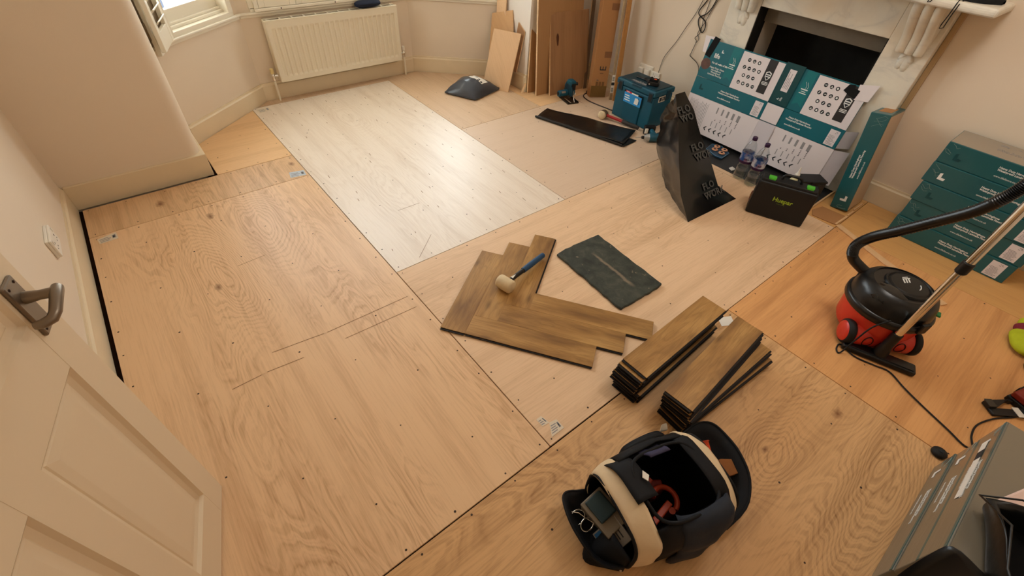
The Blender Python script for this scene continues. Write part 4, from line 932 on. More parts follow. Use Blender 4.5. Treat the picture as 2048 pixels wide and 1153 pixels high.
# floor tool parked upright behind the tub
hd = Vector((0.102, -0.286, 0)).normalized(); hc = Vector((2.228, -0.098, 0))
hf = Vector((-hd.y, hd.x, 0))
tool = vac
b = MB(); Mh = basis(hc, hd, hf); b.box(-0.150, 0.150, -0.034, 0.030, 0.001, 0.030, Mh); b.build('floor_tool', M_black, vac, bevel=0.008, bseg=3)
b = MB(); b.box(-0.138, 0.138, -0.026, 0.022, 0.0302, 0.034, Mh); b.build('floor_tool_cover', M_hblk, vac, bevel=0.003)
w0 = hc + Vector((0.004, 0.004, 0)); wt = Vector((0.012, -0.004, 1.0)).normalized()
b = MB(); b.tube([w0 + Vector((0, 0, 0.025)), w0 + wt * 0.06, w0 + wt * 0.085, w0 + wt * 0.17], [0.030, 0.030, 0.023, 0.0215], 20); b.build('swivel_neck', M_black, vac, smooth=45)
b = MB(); b.tube([w0 + wt * 0.15, w0 + wt * 0.56], 0.0165, 24); b.build('lower_wand', M_chrome, vac, smooth=40)
b = MB(); b.tube([w0 + wt * 0.54, w0 + wt * 0.545, w0 + wt * 0.590, w0 + wt * 0.594], [0.018, 0.0215, 0.0215, 0.018], 24); b.build('wand_collar', M_black, vac, smooth=30)
b = MB(); b.tube([w0 + wt * 0.575, w0 + wt * 1.02], 0.0165, 24); b.build('upper_wand', M_chrome, vac, smooth=40)
wtop = w0 + wt * 1.02
# bent grip at the top of the wand, out of frame, where the hose ends
def spline(cp, n=12):
    P = [Vector(p) for p in cp]; P = [P[0] * 2 - P[1]] + P + [P[-1] * 2 - P[-2]]; out = []
    for i in range(1, len(P) - 2):
        for k in range(n):
            t = k / n; a, b_, c, d_ = P[i - 1], P[i], P[i + 1], P[i + 2]
            out.append(0.5 * ((2 * b_) + (c - a) * t + (2 * a - 5 * b_ + 4 * c - d_) * t * t + (3 * b_ - a - 3 * c + d_) * t ** 3))
    out.append(P[-2]); return out

bend = spline([wtop - wt * 0.02, wtop + wt * 0.06, wtop + wt * 0.11 + Vector((0.03, 0.005, 0)), wtop + wt * 0.11 + Vector((0.09, 0.02, 0)), (2.385, -0.070, 1.06)], 5)
b = MB(); b.tube(bend, 0.019, 18); b.build('bent_grip', M_black, vac, smooth=50)
hp_ = spline([(2.405, 0.125, 0.255), (2.402, 0.190, 0.272), (2.392, 0.246, 0.307), (2.380, 0.263, 0.372), (2.370, 0.229, 0.449), (2.360, 0.159, 0.534), (2.350, 0.081, 0.632), (2.340, 0.004, 0.733), (2.340, -0.037, 0.814), (2.350, -0.058, 0.880), (2.370, -0.068, 0.97), (2.385, -0.070, 1.06)], 22)
rr = [0.0225 + (0.0022 if i % 2 else -0.0012) for i in range(len(hp_))]
for i in range(50): rr[i] = 0.0235
b = MB(); b.tube(hp_, rr, 16); b.build('ribbed_hose', M_hblk, vac, smooth=80)
b = MB(); b.tube(hp_[:9], 0.0285, 18); b.build('hose_cuff', M_black, vac, smooth=40)
cord = spline([(2.215, -0.040, 0.222), (2.185, -0.005, 0.165), (2.150, 0.010, 0.085), (2.122, 0.020, 0.010), (2.108, 0.030, 0.0045), (2.135, 0.046, 0.0045), (2.172, 0.042, 0.0045), (2.150, -0.03, 0.0045), (2.172, -0.110, 0.0045), (2.190, -0.170, 0.0045), (2.150, -0.245, 0.0045), (2.110, -0.335, 0.0045), (2.070, -0.440, 0.0045), (2.042, -0.505, 0.0045), (2.060, -0.530, 0.0045), (2.12, -0.512, 0.0045), (2.20, -0.512, 0.0045), (2.30, -0.55, 0.0045), (2.40, -0.612, 0.0045), (2.55, -0.66, 0.0045)], 9)
b = MB(); b.tube(cord, 0.0036, 7); b.build('power_cord', M_rubber, vac, smooth=70)
# ------------------------------------------------------------------ open duffel tool bag
M_nyl = plain('black_nylon', srgb(17, 17, 20), 0.7, spec=0.3, bump=0.25, bscale=35, var=0.2, vscale=9)
M_navy = plain('navy_nylon', srgb(40, 45, 55), 0.68, spec=0.3, bump=0.35, bscale=28, var=0.3, vscale=7)
M_indigo = plain('indigo_nylon', srgb(58, 56, 82), 0.7, spec=0.3, bump=0.3, bscale=30)
M_lining = plain('bag_lining', srgb(12, 12, 13), 0.85, spec=0.15)
M_beige = plain('beige_canvas', srgb(222, 198, 162), 0.8, spec=0.2, bump=0.3, bscale=26, var=0.12, vscale=9)
BU = Vector((0.9636, -0.2672, 0)); BV = Vector((0.2672, 0.9636, 0)); BC = Vector((0.820, 0.120, 0))
MBG = basis(BC, BU, BV)
bag = thing('duffel_bag', 'open navy and beige duffel tool bag on the plywood in front of the plank stacks', 'bag', BC)
def sect(u, hw, h, a0, a1, n, z0=0.001, ex=0.62, vc=0.0):
    out = []
    for i in range(n + 1):
        a = a0 + (a1 - a0) * i / n; c, s = math.cos(a), math.sin(a)
        out.append(Vector((u, vc + hw * math.copysign(abs(c) ** ex, c), z0 + h / 2 + h / 2 * math.copysign(abs(s) ** ex, s))))
    return out
def loft(secs, M=MBG, cap0=False, cap1=False):
    b = MB(); b.grid([[M @ p for p in r] for r in secs]); n = len(secs[0])
    if cap0: b.f.append(list(range(n))); b.mi.append(0)
    if cap1: b.f.append([(len(secs) - 1) * n + i for i in range(n - 1, -1, -1)]); b.mi.append(0)
    return b
def crump(o, amp, sc, seed=0.0):
    for v in o.data.vertices:
        p = v.co; d = mnoise.noise_vector(Vector((p.x * sc + seed, p.y * sc, p.z * sc)));
        k = min(1.0, max(0.0, p.z / 0.03)); v.co = p + Vector((d.x, d.y, d.z * k)) * amp
    o.data.update()
# angle runs from the front rim down under the bag and up to the back rim
A0, A1 = math.radians(118) - 2 * PI, math.radians(42)
A0, A1 = math.radians(125), math.radians(125) + math.radians(290)
us = [-0.122, -0.07, -0.02, 0.035, 0.085, 0.135]
wid = [0.150, 0.158, 0.162, 0.162, 0.158, 0.148]; hh = [0.262, 0.270, 0.272, 0.270, 0.268, 0.262]
b = loft([sect(u, w_, h_, A0, A1, 40) for u, w_, h_ in zip(us, wid, hh)]); o = b.build('main_compartment', [M_nyl], bag, smooth=60, solid=0.006); crump(o, 0.010, 12, 1.0)
b = loft([sect(u, w_ - 0.008, h_ - 0.012, A0, A1, 40, z0=0.006) for u, w_, h_ in zip(us, wid, hh)]); o = b.build('lining', M_lining, bag, smooth=60); crump(o, 0.008, 12, 1.0)
for u in (-0.120, 0.133):
    b = MB(); b.add([MBG @ p for p in sect(u, 0.146, 0.252, 0, 2 * PI * 39 / 40, 39, z0=0.004)], [tuple(range(40))]); b.build('inner_divider', M_lining, bag, solid=0.004)
# zip rims round the top opening
rim = []
for k in range(40):
    t = 2 * PI * k / 40; uu = 0.008 + 0.120 * math.copysign(abs(math.cos(t)) ** 0.6, math.cos(t)); vv = -0.010 + 0.112 * math.copysign(abs(math.sin(t)) ** 0.6, math.sin(t))
    rim.append(MBG @ Vector((uu, vv, 0.262 + 0.006 * math.sin(3 * t))))
b = MB(); b.tube(rim, 0.006, 8, closed=True); b.build('opening_rim', M_nyl, bag, smooth=70)
# front navy pocket, drooping flap edge on top
b = MB(); rows = []
for i in range(13):
    f = i / 12; z = 0.016 + 0.245 * f; r = []
    for j in range(15):
        g = j / 14; u = -0.050 + 0.182 * g; bul = math.sin(PI * g) ** 0.5 * math.sin(PI * min(1, 0.12 + 0.88 * (1 - f) if f > 0.5 else 0.12 + f * 1.7)) ** 0.5
        zz = z + (0.016 * math.sin(g * PI) if f > 0.9 else 0); r.append(MBG @ Vector((u, -0.158 - 0.028 * bul + 0.030 * max(0, f - 0.72) / 0.28 + (0.03 if f > .97 else 0), zz)))
    rows.append(r)
b.grid(rows); o = b.build('front_pocket', M_navy, bag, smooth=60, solid=0.008); crump(o, 0.012, 14, 4.0)
b = MB(); rows = []
for i in range(7):
    f = i / 6; rows.append([MBG @ Vector((-0.03 + 0.075 * f + 0.01 * math.sin(j), 0.165 - 0.09 * j / 8, 0.18 + 0.085 * math.sin(PI * 0.5 * j / 8))) for j in range(9)])
b.grid(rows); o = b.build('rear_pocket', M_indigo, bag, smooth=60, solid=0.005); crump(o, 0.008, 14, 2.0)
# end caps in beige canvas, hollow and unzipped
for sgn, u0, u1, nm in ((-1, -0.123, -0.192, 'left'), (1, 0.137, 0.196, 'right')):
    secs = []
    for k in range(6):
        f = k / 5; secs.append(sect(u0 + (u1 - u0) * f, 0.152 - 0.020 * f ** 1.5, 0.258 - 0.030 * f ** 1.5, 0, 2 * PI, 40))
    b = loft(secs); o = b.build('end_cap', M_beige, bag, smooth=60, solid=0.005); crump(o, 0.009, 11, 3.0 + sgn)
    secs = [[p * 1.0 for p in sect(u0 + (u1 - u0) * k / 5, 0.144 - 0.018 * (k / 5), 0.246 - 0.028 * (k / 5), 0, 2 * PI, 40, z0=0.006)] for k in range(6)]
    b = loft(secs); o = b.build('cap_lining', M_lining, bag, smooth=60); crump(o, 0.006, 11, 3.0 + sgn)
    ring = [MBG @ p for p in sect(u1, 0.133, 0.229, 0, 2 * PI * 39 / 40, 39)]
    b = MB(); b.tube(ring, 0.0055, 8, closed=True); b.build('zip_edge', M_nyl, bag, smooth=70)
# the unzipped end flaps hang out as shallow dishes
def flap(ubase, out, hw, z0, curl, vsh=0.0):
    # D-shaped dish hinged at the bottom of the cap: polar rows from the hinge centre to the rim
    b = MB(); rows = []; nr, na = 9, 25
    for i in range(nr):
        f = i / (nr - 1); r = []
        for j in range(na):
            a = -PI / 2 + PI * j / (na - 1); c, s_ = max(0.0, math.cos(a)), math.sin(a)
            u = ubase + out * f * c ** 0.55; v = vsh * f * c + hw * f * math.copysign(abs(s_) ** 0.8, s_)
            r.append(MBG @ Vector((u, v, z0 + curl * f ** 3.2 * (0.45 + 0.55 * c))))
        rows.append(r)
    b.grid(rows); o = b.build('end_flap', M_nyl, bag, smooth=75, solid=0.007); crump(o, 0.007, 10, 6.0 + out)
    b = MB(); b.tube(rows[-1], 0.0045, 7); o = b.build('flap_piping', M_nyl, bag, smooth=75); crump(o, 0.007, 10, 6.0 + out); return o
flap(-0.182, -0.125, 0.128, 0.010, 0.085, 0.05)
flap(0.180, 0.200, 0.160, 0.010, 0.105, 0.070)
b = MB(); rows = []
for i in range(8):
    f = i / 7; rows.append([MBG @ Vector((-0.189 - 0.10 * (1 - f) * math.sin(PI * j / 12) - 0.004, -0.125 + 0.16 * j / 12, 0.008 + 0.105 * f * (0.55 + 0.45 * math.cos(PI * 0.5 * j / 12)))) for j in range(13)])
b.grid(rows); o = b.build('flap_gusset', M_nyl, bag, smooth=70, solid=0.005); crump(o, 0.008, 12, 8.0)
# wide black carry straps over the shoulders of the bag
def strap(u, w_, v0, v1, zt, mat, seed):
    b = MB(); rows = []
    for i in range(15):
        f = i / 14; a = math.radians(195) - math.radians(150) * f; v = 0.158 * math.cos(a) * 1.03; z = 0.135 + 0.142 * math.sin(a)
        v = v0 + (v1 - v0) * f; z = min(zt, 0.02 + (zt - 0.02) * (1 - abs((v + 0.0) / 0.170) ** 5) if abs(v) < 0.170 else 0.02)
        rows.append([MBG @ Vector((u + w_ * (j / 4 - 0.5) - 0.015 * f, v, z + 0.003)) for j in range(5)])
    b.grid(rows); o = b.build('carry_strap', mat, bag, smooth=60, solid=0.004); crump(o, 0.006, 13, seed)
strap(-0.108, 0.072, -0.030, 0.166, 0.268, M_nyl, 5.0); strap(0.128, 0.046, -0.167, 0.166, 0.270, M_nyl, 7.0)
hb = [MBG @ p for p in spline([(-0.06, 0.150, 0.17), (-0.045, 0.153, 0.205), (0.02, 0.154, 0.224), (0.08, 0.153, 0.218), (0.12, 0.150, 0.18)], 8)]
b = MB(); b.grid([[p + MBG.to_3x3() @ Vector((0, -0.012, 0.006)), p + MBG.to_3x3() @ Vector((0, 0.014, -0.006))] for p in hb]); b.build('grab_handle', M_nyl, bag, smooth=60, solid=0.005)
b = MB()
for k in range(14):
    p = MBG @ Vector((-0.194, -0.10 + 0.006 * k, 0.03 + 0.004 * k)); b.box(p.x - 0.003, p.x + 0.003, p.y - 0.001, p.y + 0.001, p.z - 0.001, p.z + 0.002)
o = b.build('zip_teeth', M_metal, bag); o['kind'] = 'stuff'
b = MB(); b.tube([MBG @ Vector((-0.196, -0.112, 0.03)), MBG @ Vector((-0.202, -0.124, 0.012))], 0.005, 8); b.build('zip_puller', M_metal, bag, smooth=60)
b = MB(); b.slab([MBG @ Vector(p) for p in ((-0.092, 0.03, 0.279), (-0.080, 0.048, 0.281), (-0.070, 0.028, 0.281), (-0.082, 0.014, 0.280))], (0, 0, 0.004)); b.build('white_tag', M_white, bag)
b = MB(); b.slab([MBG @ Vector(p) for p in ((0.090, 0.160, 0.21), (0.120, 0.155, 0.21), (0.116, 0.168, 0.235), (0.096, 0.170, 0.235))], (0, 0, 0.012)); b.build('white_tag', M_white, bag, bevel=0.003)

# things in the bag -------------------------------------------------
M_dkred = plain('dark_orange_plastic', srgb(178, 62, 30), 0.45, spec=0.45)
cl = thing('spring_clamp', 'orange hooked clamp deep inside the open duffel bag', 'clamp', MBG @ Vector((0.03, -0.02, 0.02)))
b = MB(); pts = [MBG @ Vector((0.020 + 0.042 * math.cos(a), -0.015 + 0.042 * math.sin(a), 0.105 + 0.012 * a / 3)) for a in [-1.2 + 0.35 * k for k in range(12)]]
b.tube(pts, 0.0095, 8); b.build('curved_jaw', M_dkred, cl, smooth=60)
b = MB(); b.box(-0.060, 0.062, -0.011, 0.011, -0.008, 0.008, MBG @ Matrix.Translation((-0.030, -0.050, 0.108)) @ Matrix.Rotation(0.35, 4, 'Z')); b.build('clamp_arm', M_dkred, cl, bevel=0.004)
b = MB(); b.cyl(MBG @ Vector((0.022, -0.05, 0.012)), MBG @ Vector((0.022, -0.052, 0.105)), 0.012, seg=10); b.build('clamp_stem', M_dkred, cl, smooth=50)
c2 = thing('wedge_block', 'dark red wedge tool in the shadow at the back of the open duffel bag', 'wedge', MBG @ Vector((-0.04, 0.06, 0.02)))
b = MB(); b.prism([(-0.07, -0.03), (0.05, -0.035), (0.06, 0.0), (-0.05, 0.04)], 0.012, 0.10, MBG @ Matrix.Translation((-0.005, 0.05, 0))); b.build('wedge_body', plain('deep_red_plastic', srgb(120, 30, 22), 0.5), c2, bevel=0.006)
b = MB(); b.box(-0.03, 0.03, -0.008, 0.008, 0.101, 0.112, MBG @ Matrix.Translation((-0.01, 0.05, 0)) @ Matrix.Rotation(0.4, 4, 'Z')); b.build('wedge_rib', M_dkred, c2, bevel=0.003)
sq = thing('spacer_frame', 'flat orange plastic frame poking out of the right end of the duffel bag', 'tool', MBG @ Vector((0.28, 0.04, 0.03)))
Mo = basis(MBG @ Vector((0.222, 0.040, 0.075)), (0.80, -0.42, 0.10), (0.15, 0.55, 0.30)); b = MB()
for q in ((0, 0.062, 0, 0.012), (0, 0.062, 0.066, 0.080), (0, 0.012, 0.012, 0.066), (0.050, 0.062, 0.012, 0.066), (0.012, 0.050, 0.034, 0.042)): b.box(q[0], q[1], q[2], q[3], -0.003, 0.003, Mo)
b.build('frame_plate', M_orange, sq, bevel=0.0015)
b = MB(); b.box(0.0, 0.062, 0.080, 0.083, -0.004, 0.010, Mo); b.build('frame_fence', M_dkred, sq)
M_brn = plain('brown_timber', srgb(146, 92, 46), 0.65, spec=0.25, bump=0.15, bscale=60, var=0.25, vscale=14)
wb = thing('timber_block', 'brown timber offcut tucked behind the orange frame in the right end of the duffel bag', 'block', MBG @ Vector((0.31, 0.0, 0.02)))
b = MB(); b.prism([(-0.055, -0.028), (0.050, -0.034), (0.058, 0.016), (0.02, 0.030), (-0.055, 0.026)], 0, 0.05, basis(MBG @ Vector((0.292, 0.010, 0.034)), (0.90, -0.30, 0.04), (0.2, 0.9, 0.12))); b.build('offcut', M_brn, wb, bevel=0.002)
gb = thing('tool_box_insert', 'grey box with a dark teal pad in the left end of the duffel bag', 'box', MBG @ Vector((-0.16, 0.03, 0.02)))
Mg = MBG @ Matrix.Translation((-0.168, 0.032, 0.020)) @ Matrix.Rotation(0.25, 4, 'Z') @ Matrix.Rotation(-0.25, 4, 'Y'); b = MB(); b.box(-0.045, 0.045, -0.062, 0.070, 0, 0.085, Mg); b.build('box_body', plain('grey_brown_box', srgb(132, 120, 102), 0.6), gb, bevel=0.004)
b = MB(); b.box(-0.032, 0.034, -0.020, 0.062, 0.0855, 0.096, Mg); b.build('teal_pad', plain('dark_teal_pad', srgb(42, 62, 66), 0.7), gb, bevel=0.012, bseg=3)
gc = thing('instruction_card', 'grey printed card with blue mark standing in the left end of the duffel bag', 'card', MBG @ Vector((-0.2, -0.05, 0.02)))
Mc = basis(MBG @ Vector((-0.222, -0.085, 0.035)), MBG.to_3x3() @ Vector((0.75, 0.1, 0.62)), MBG.to_3x3() @ Vector((-0.1, 1.0, 0.05))); b = MB(); b.box(0, 0.10, 0, 0.085, 0, 0.012, Mc); b.build('card_board', plain('grey_card', srgb(140, 132, 122), 0.6), gc, bevel=0.002)
b = MB(); b.box(0.004, 0.034, 0.030, 0.080, 0.0121, 0.0127, Mc); b.build('blue_mark', plain('blue_print', srgb(32, 92, 142), 0.5), gc)
b = MB(); b.box(0.042, 0.048, 0.052, 0.066, 0.0121, 0.0125, Mc); b.box(0.036, 0.040, 0.054, 0.064, 0.0121, 0.0125, Mc); b.build('red_print', plain('red_print', srgb(176, 54, 52), 0.5), gc)
b = MB()
for k in range(3): b.box(0.055 + 0.012 * k, 0.059 + 0.012 * k, 0.02, 0.06, 0.0121, 0.0125, Mc)
b.build('print_lines', M_ink, gc)
pk = thing('karabiner', 'chrome hook and clasp lying in the left end flap of the duffel bag', 'clasp', MBG @ Vector((-0.25, 0.05, 0.03)))
for k, (du, dv_, r) in enumerate(((-0.262, 0.062, 0.020), (-0.246, 0.028, 0.017))):
    b = MB(); cpt = MBG @ Vector((du, dv_, 0.045 + 0.012 * k)); b.tube([cpt + Vector((r * 1.5 * math.cos(a), r * math.sin(a), 0.006 * math.sin(a))) for a in [j * 2 * PI / 16 for j in range(16)]], 0.0028, 7, closed=True); b.build('metal_ring', M_chrome, pk, smooth=70)
b = MB(); b.tube([MBG @ Vector(p) for p in ((-0.275, 0.085, 0.05), (-0.255, 0.070, 0.058), (-0.238, 0.045, 0.055), (-0.222, 0.02, 0.060))], 0.0022, 7); b.build('hook_bar', M_chrome, pk, smooth=70)
# ------------------------------------------------------------------ carton pile at the lower right, under a black bag
GP = 'flooring cartons piled at the near right'
M_pile = film('film_glare_side', srgb(96, 96, 86), 0.34, 0.8, 0.2)  # film reflections painted into the side as grey-brown over the teal
M_tealg = film('film_glare_teal', srgb(122, 114, 98), 0.36, 0.7)  # brownish glare of the wrap put into the top colour
pn = ['bottom carton of the film-wrapped pile at the near right corner', 'middle carton of the film-wrapped pile at the near right, between two others', 'top carton of the near right pile, a pale block and black bag on it']
for k in range(3):
    # long printed side faces +y: x of the carton runs along +x reversed so that lettering reads from the camera side
    M = basis((1.838 - 0.004 * k, -0.462 - 0.003 * (k % 2), 0.0005 + 0.1196 * k), (-1, 0, 0), (0, -1, 0))
    M = M.copy()
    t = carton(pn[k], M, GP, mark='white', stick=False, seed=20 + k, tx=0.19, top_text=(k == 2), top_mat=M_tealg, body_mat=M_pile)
    if k == 2:
        F = M @ basis((0, -0.0012, 0), (1, 0, 0), (0, 0, 1))
        b = MB(); b.box(0.165, 0.365, 0.036, 0.066, 0, 0.0006, F); b.box(0.075, 0.118, 0.036, 0.066, 0, 0.0006, F); b.build('white_address_strip', M_paper, t)
        b = MB(); b.box(0.12, 0.162, 0.036, 0.066, 0, 0.0006, F); b.build('charcoal_strip', M_ink, t)
pk = tag((lambda b: (b.box(-0.066, 0.066, -0.022, 0.022, 0, 0.022, basis((1.505, -0.548, 0.3605), (0.93, -0.36, 0), (0.36, 0.93, 0))), b.build('packing_block', plain('pinkish_foam', srgb(226, 196, 184), 0.7, var=0.1, vscale=30), bevel=0.005))[1])(MB()), 'pale pinkish block lying on top of the near right carton pile', 'block')
M_film = plain('black_film', srgb(13, 13, 13), 0.30, spec=0.5, bump=0.55, bscale=14, var=0.2)
def bin_bag():
    t = thing('black_bin_bag', 'open black plastic bag slumped over the near end of the near right carton pile', 'bag', (1.25, -0.62, 0.36))
    ring = [(1.395, -0.490), (1.425, -0.53), (1.436, -0.60), (1.40, -0.70), (1.28, -0.76), (1.14, -0.74), (1.07, -0.66), (1.09, -0.58), (1.20, -0.545), (1.31, -0.515)]
    def cr(z, s, dx=0, dy=0): return [(1.26 + (x - 1.26) * s + dx, -0.61 + (y + 0.61) * s + dy, z + 0.012 * math.sin(3.7 * i)) for i, (x, y) in enumerate(ring)]
    top = cr(0.452, 1.0); top[0] = (1.407, -0.462, 0.40); top[1] = (1.425, -0.520, 0.455)
    b = MB(); rows = [r + [r[0]] for r in (cr(0.364, 0.92), cr(0.375, 1.08), cr(0.41, 1.05), top, [(x, y, z - 0.003) for x, y, z in cr(0.440, 0.95)], cr(0.40, 0.90), cr(0.372, 0.86))]
    b.grid(rows); o = b.build('bag_wall', M_film, t, smooth=70, sub=2); 
    b = MB(); c = cr(0.369, 0.88); b.f.append(list(range(len(c)))); b.mi.append(0); b.v += c; b.build('bag_floor', M_lining, t)
    b = MB(); rows = []
    for i in range(0):
        f = i / 7; rows.append([(1.395 - 0.29 * j / 9 - 0.03 * f, -0.452 + 0.012 * math.sin(j * 1.7 + 2 * f) + 0.015 * f, 0.415 - 0.19 * f * (0.55 + 0.05 * j) + 0.006 * math.sin(j * 2.3)) for j in range(10)])
    b = MB(); rows = []
    for i in range(7):
        f = i / 6; rows.append([(1.19 - 0.10 * f - 0.02 * math.sin(j), -0.45 - 0.05 * j + 0.01 * math.sin(3 * f + j), 0.405 - 0.24 * f + 0.01 * math.sin(j * 2 + f * 5)) for j in range(8)])
    b.grid(rows); b.build('hanging_fold', M_film, t, smooth=70, sub=1, solid=0.003)
    b = MB(); b.tube(top, 0.003, 6, closed=True); b.build('bag_hem', M_film, t, smooth=70)
bin_bag()
wl = thing('furniture_glide', 'small round black glide on the floor at the corner of the near right pile', 'glide', (1.915, -0.452, 0))
b = MB(); b.lathe([(0.020, 0.001), (0.026, 0.004), (0.027, 0.012), (0.024, 0.018), (0.012, 0.022), (0.001, 0.023)], 24, Matrix.Translation((1.915, -0.452, 0)), cap=False); b.build('glide_body', M_rubber, wl, smooth=50)
b = MB(); b.lathe([(0.009, 0.021), (0.008, 0.025), (0.001, 0.026)], 14, Matrix.Translation((1.915, -0.452, 0)), cap=False); b.build('glide_boss', M_ink, wl, smooth=50)

# ------------------------------------------------------------------ things along the right edge
M_lime = plain('lime_fabric', srgb(186, 196, 40), 0.75, spec=0.25, bump=0.4, bscale=30, var=0.2, vscale=20)
gl = thing('work_glove', 'crumpled lime and crimson work glove on the orange boards at the right edge', 'glove', (2.95, -0.53, 0))
def blob(c, rx, ry, rz, name, mat, parent, amp, seed):
    b = MB(); b.sphere(Vector(c), rx, ry, rz, 20, 12); o = b.build(name, mat, parent, smooth=70)
    for v in o.data.vertices:
        d = mnoise.noise_vector(v.co * 14 + Vector((seed, 0, 0))); v.co += Vector((d.x, d.y, d.z * 0.6)) * amp
        v.co.z = max(v.co.z, 0.001)
    return o
blob((2.93, -0.565, 0.028), 0.10, 0.060, 0.030, 'palm', M_lime, gl, 0.018, 1); blob((3.03, -0.545, 0.032), 0.05, 0.045, 0.030, 'cuff', plain('crimson_knit', srgb(122, 30, 48), 0.85, bump=0.5, bscale=90), gl, 0.012, 2)
for k, (x, y, r) in enumerate(((3.10, -0.535, 0.02), (3.12, -0.56, 0.018), (3.11, -0.585, 0.018), (3.10, -0.61, 0.016))): blob((x, y, 0.022), 0.06, r, 0.018, 'finger', M_lime, gl, 0.008, 5 + k)
blob((2.87, -0.60, 0.02), 0.03, 0.05, 0.018, 'thumb', M_lime, gl, 0.008, 9)
gl.location.y += 0.055; gl.location.x -= 0.01
ld = thing('charger_lead', 'thin black lead looping beside the lime work glove', 'lead', (2.78, -0.57, 0))
b = MB(); b.tube(spline([(2.92, -0.66, 0.004), (2.84, -0.585, 0.006), (2.80, -0.555, 0.008), (2.74, -0.57, 0.004), (2.66, -0.62, 0.004), (2.60, -0.70, 0.004)], 8), 0.0035, 7); b.build('cable', M_rubber, ld, smooth=70)
b = MB(); b.box(-0.018, 0.018, -0.010, 0.010, 0.001, 0.016, Matrix.Translation((2.60, -0.715, 0))); b.build('plug', M_rubber, ld, bevel=0.004)
rb = thing('red_tool_case', 'dark red and black plastic case at the right edge beyond the strap clamp', 'case', (2.52, -0.66, 0))
Mr = basis((2.515, -0.640, 0.001), (0.94, -0.34, 0), (0.34, 0.94, 0)); b = MB(); b.box(-0.08, 0.12, -0.07, 0.07, 0.028, 0.060, Mr); b.build('case_lid', plain('dark_red_plastic', srgb(128, 34, 24), 0.45), rb, bevel=0.010, bseg=3)
b = MB(); b.box(-0.083, 0.123, -0.073, 0.073, 0.0, 0.028, Mr); b.build('case_base', M_black, rb, bevel=0.006)
b = MB(); b.box(-0.02, 0.02, 0.070, 0.078, 0.012, 0.045, Mr); b.build('case_catch', M_rubber, rb, bevel=0.002)
sp_ = thing('strap_clamp', 'black hooked strap clamp with pale fabric strip lying behind the near right pile', 'clamp', (2.37, -0.58, 0))
Ms_ = basis((2.375, -0.575, 0.001), (0.75, -0.66, 0), (0.66, 0.75, 0)); b = MB(); b.box(-0.075, 0.075, -0.018, 0.018, 0.0, 0.014, Ms_); b.build('clamp_bar', M_black, sp_, bevel=0.004)
b = MB(); b.prism([(-0.075, 0.014), (-0.045, 0.014), (0.03, 0.055), (0.05, 0.048), (0.045, 0.062), (-0.075, 0.050)], 0.001, 0.024, Ms_); b.build('clamp_hook', M_black, sp_, bevel=0.003)
b = MB(); b.box(-0.080, -0.048, 0.012, 0.052, 0.0242, 0.030, Ms_); b.build('hook_pad', plain('brown_black_rubber', srgb(58, 50, 40), 0.6), sp_, bevel=0.003)
b = MB(); b.box(0.028, 0.056, -0.024, 0.024, 0.0145, 0.017, Ms_); b.build('pale_strip', M_paper, sp_)
b = MB(); b.box(0.06, 0.15, -0.022, 0.022, 0.002, 0.020, Ms_); b.build('strap_roll', M_rubber, sp_, bevel=0.006)

# ------------------------------------------------------------------ timber bits on the floor by the hearth
M_pale = plain('pale_softwood', srgb(224, 184, 138), 0.6, spec=0.25, bump=0.1, bscale=90, var=0.12, vscale=30)
b = MB(); b.slab([(3.215, 0.500, 0.001), (3.176, 0.508, 0.001), (3.026, 0.170, 0.001), (2.907, -0.170, 0.001), (2.947, -0.186, 0.001), (3.070, 0.158, 0.001)], (0, 0, 0.007)); tag(b.build('timber_strip', M_pale, bevel=0.0015), 'long thin pale timber strip lying on the floor behind the vacuum', 'strip')
b = MB(); b.slab([(3.166, 0.660, 0.001), (3.235, 0.690, 0.001), (3.330, 0.668, 0.001), (3.345, 0.520, 0.001), (3.205, 0.512, 0.001), (3.186, 0.522, 0.001)], (0, 0, 0.004)); tag(b.build('cardboard_scrap', M_cardb, bevel=0.001), 'flat scrap of brown cardboard on the floor in front of the standing carton', 'cardboard')
b = MB()
for (x, y, xe, ye, w_) in ((3.19, 0.518, 3.35, 0.512, 0.012), (3.36, 0.515, 3.45, 0.513, 0.009), (3.47, 0.520, 3.60, 0.517, 0.008)): b.slab([(x, y - w_ / 2, 0.0052), (xe, ye - w_ / 2, 0.0052), (xe, ye + w_ / 2, 0.0052), (x, y + w_ / 2, 0.0052)], (0, 0, 0.003))
o = b.build('wood_splinters', M_pale); tag(o, 'pale wood splinters lying along the board joint in front of the standing carton', 'splinters'); o['kind'] = 'stuff'

# ------------------------------------------------------------------ black laser-level case with green catches
hx = Vector((0.386, -0.922, 0)).normalized(); hy = Vector((0.922, 0.386, 0)).normalized()
MH = basis((2.822, 0.950, 0.001), hx, hy)
hpz = thing('laser_level_case', 'black plastic laser level case with two green catches standing before the hearth', 'case', (2.93, 0.83, 0))
M_hcase = plain('textured_black_case', srgb(22, 22, 23), 0.5, spec=0.4, bump=0.12, bscale=260)
b = MB(); b.box(0, 0.340, 0, 0.052, 0, 0.236, MH); b.build('front_shell', M_hcase, hpz, bevel=0.012, bseg=3)
b = MB(); b.box(0, 0.340, 0.054, 0.108, 0, 0.236, MH); b.build('rear_shell', M_hcase, hpz, bevel=0.012, bseg=3)
b = MB(); b.box(0.010, 0.330, 0.010, 0.098, 0.225, 0.250, MH); b.build('top_rail', M_hcase, hpz, bevel=0.008, bseg=2)
M_green = plain('bright_green_plastic', srgb(74, 178, 46), 0.42, spec=0.45)
for x in (0.045, 0.262):
    b = MB(); b.box(x, x + 0.044, 0.022, 0.056, 0.2505, 0.262, MH); b.box(x + 0.003, x + 0.041, 0.016, 0.022, 0.236, 0.260, MH); b.build('catch', M_green, hpz, bevel=0.003)
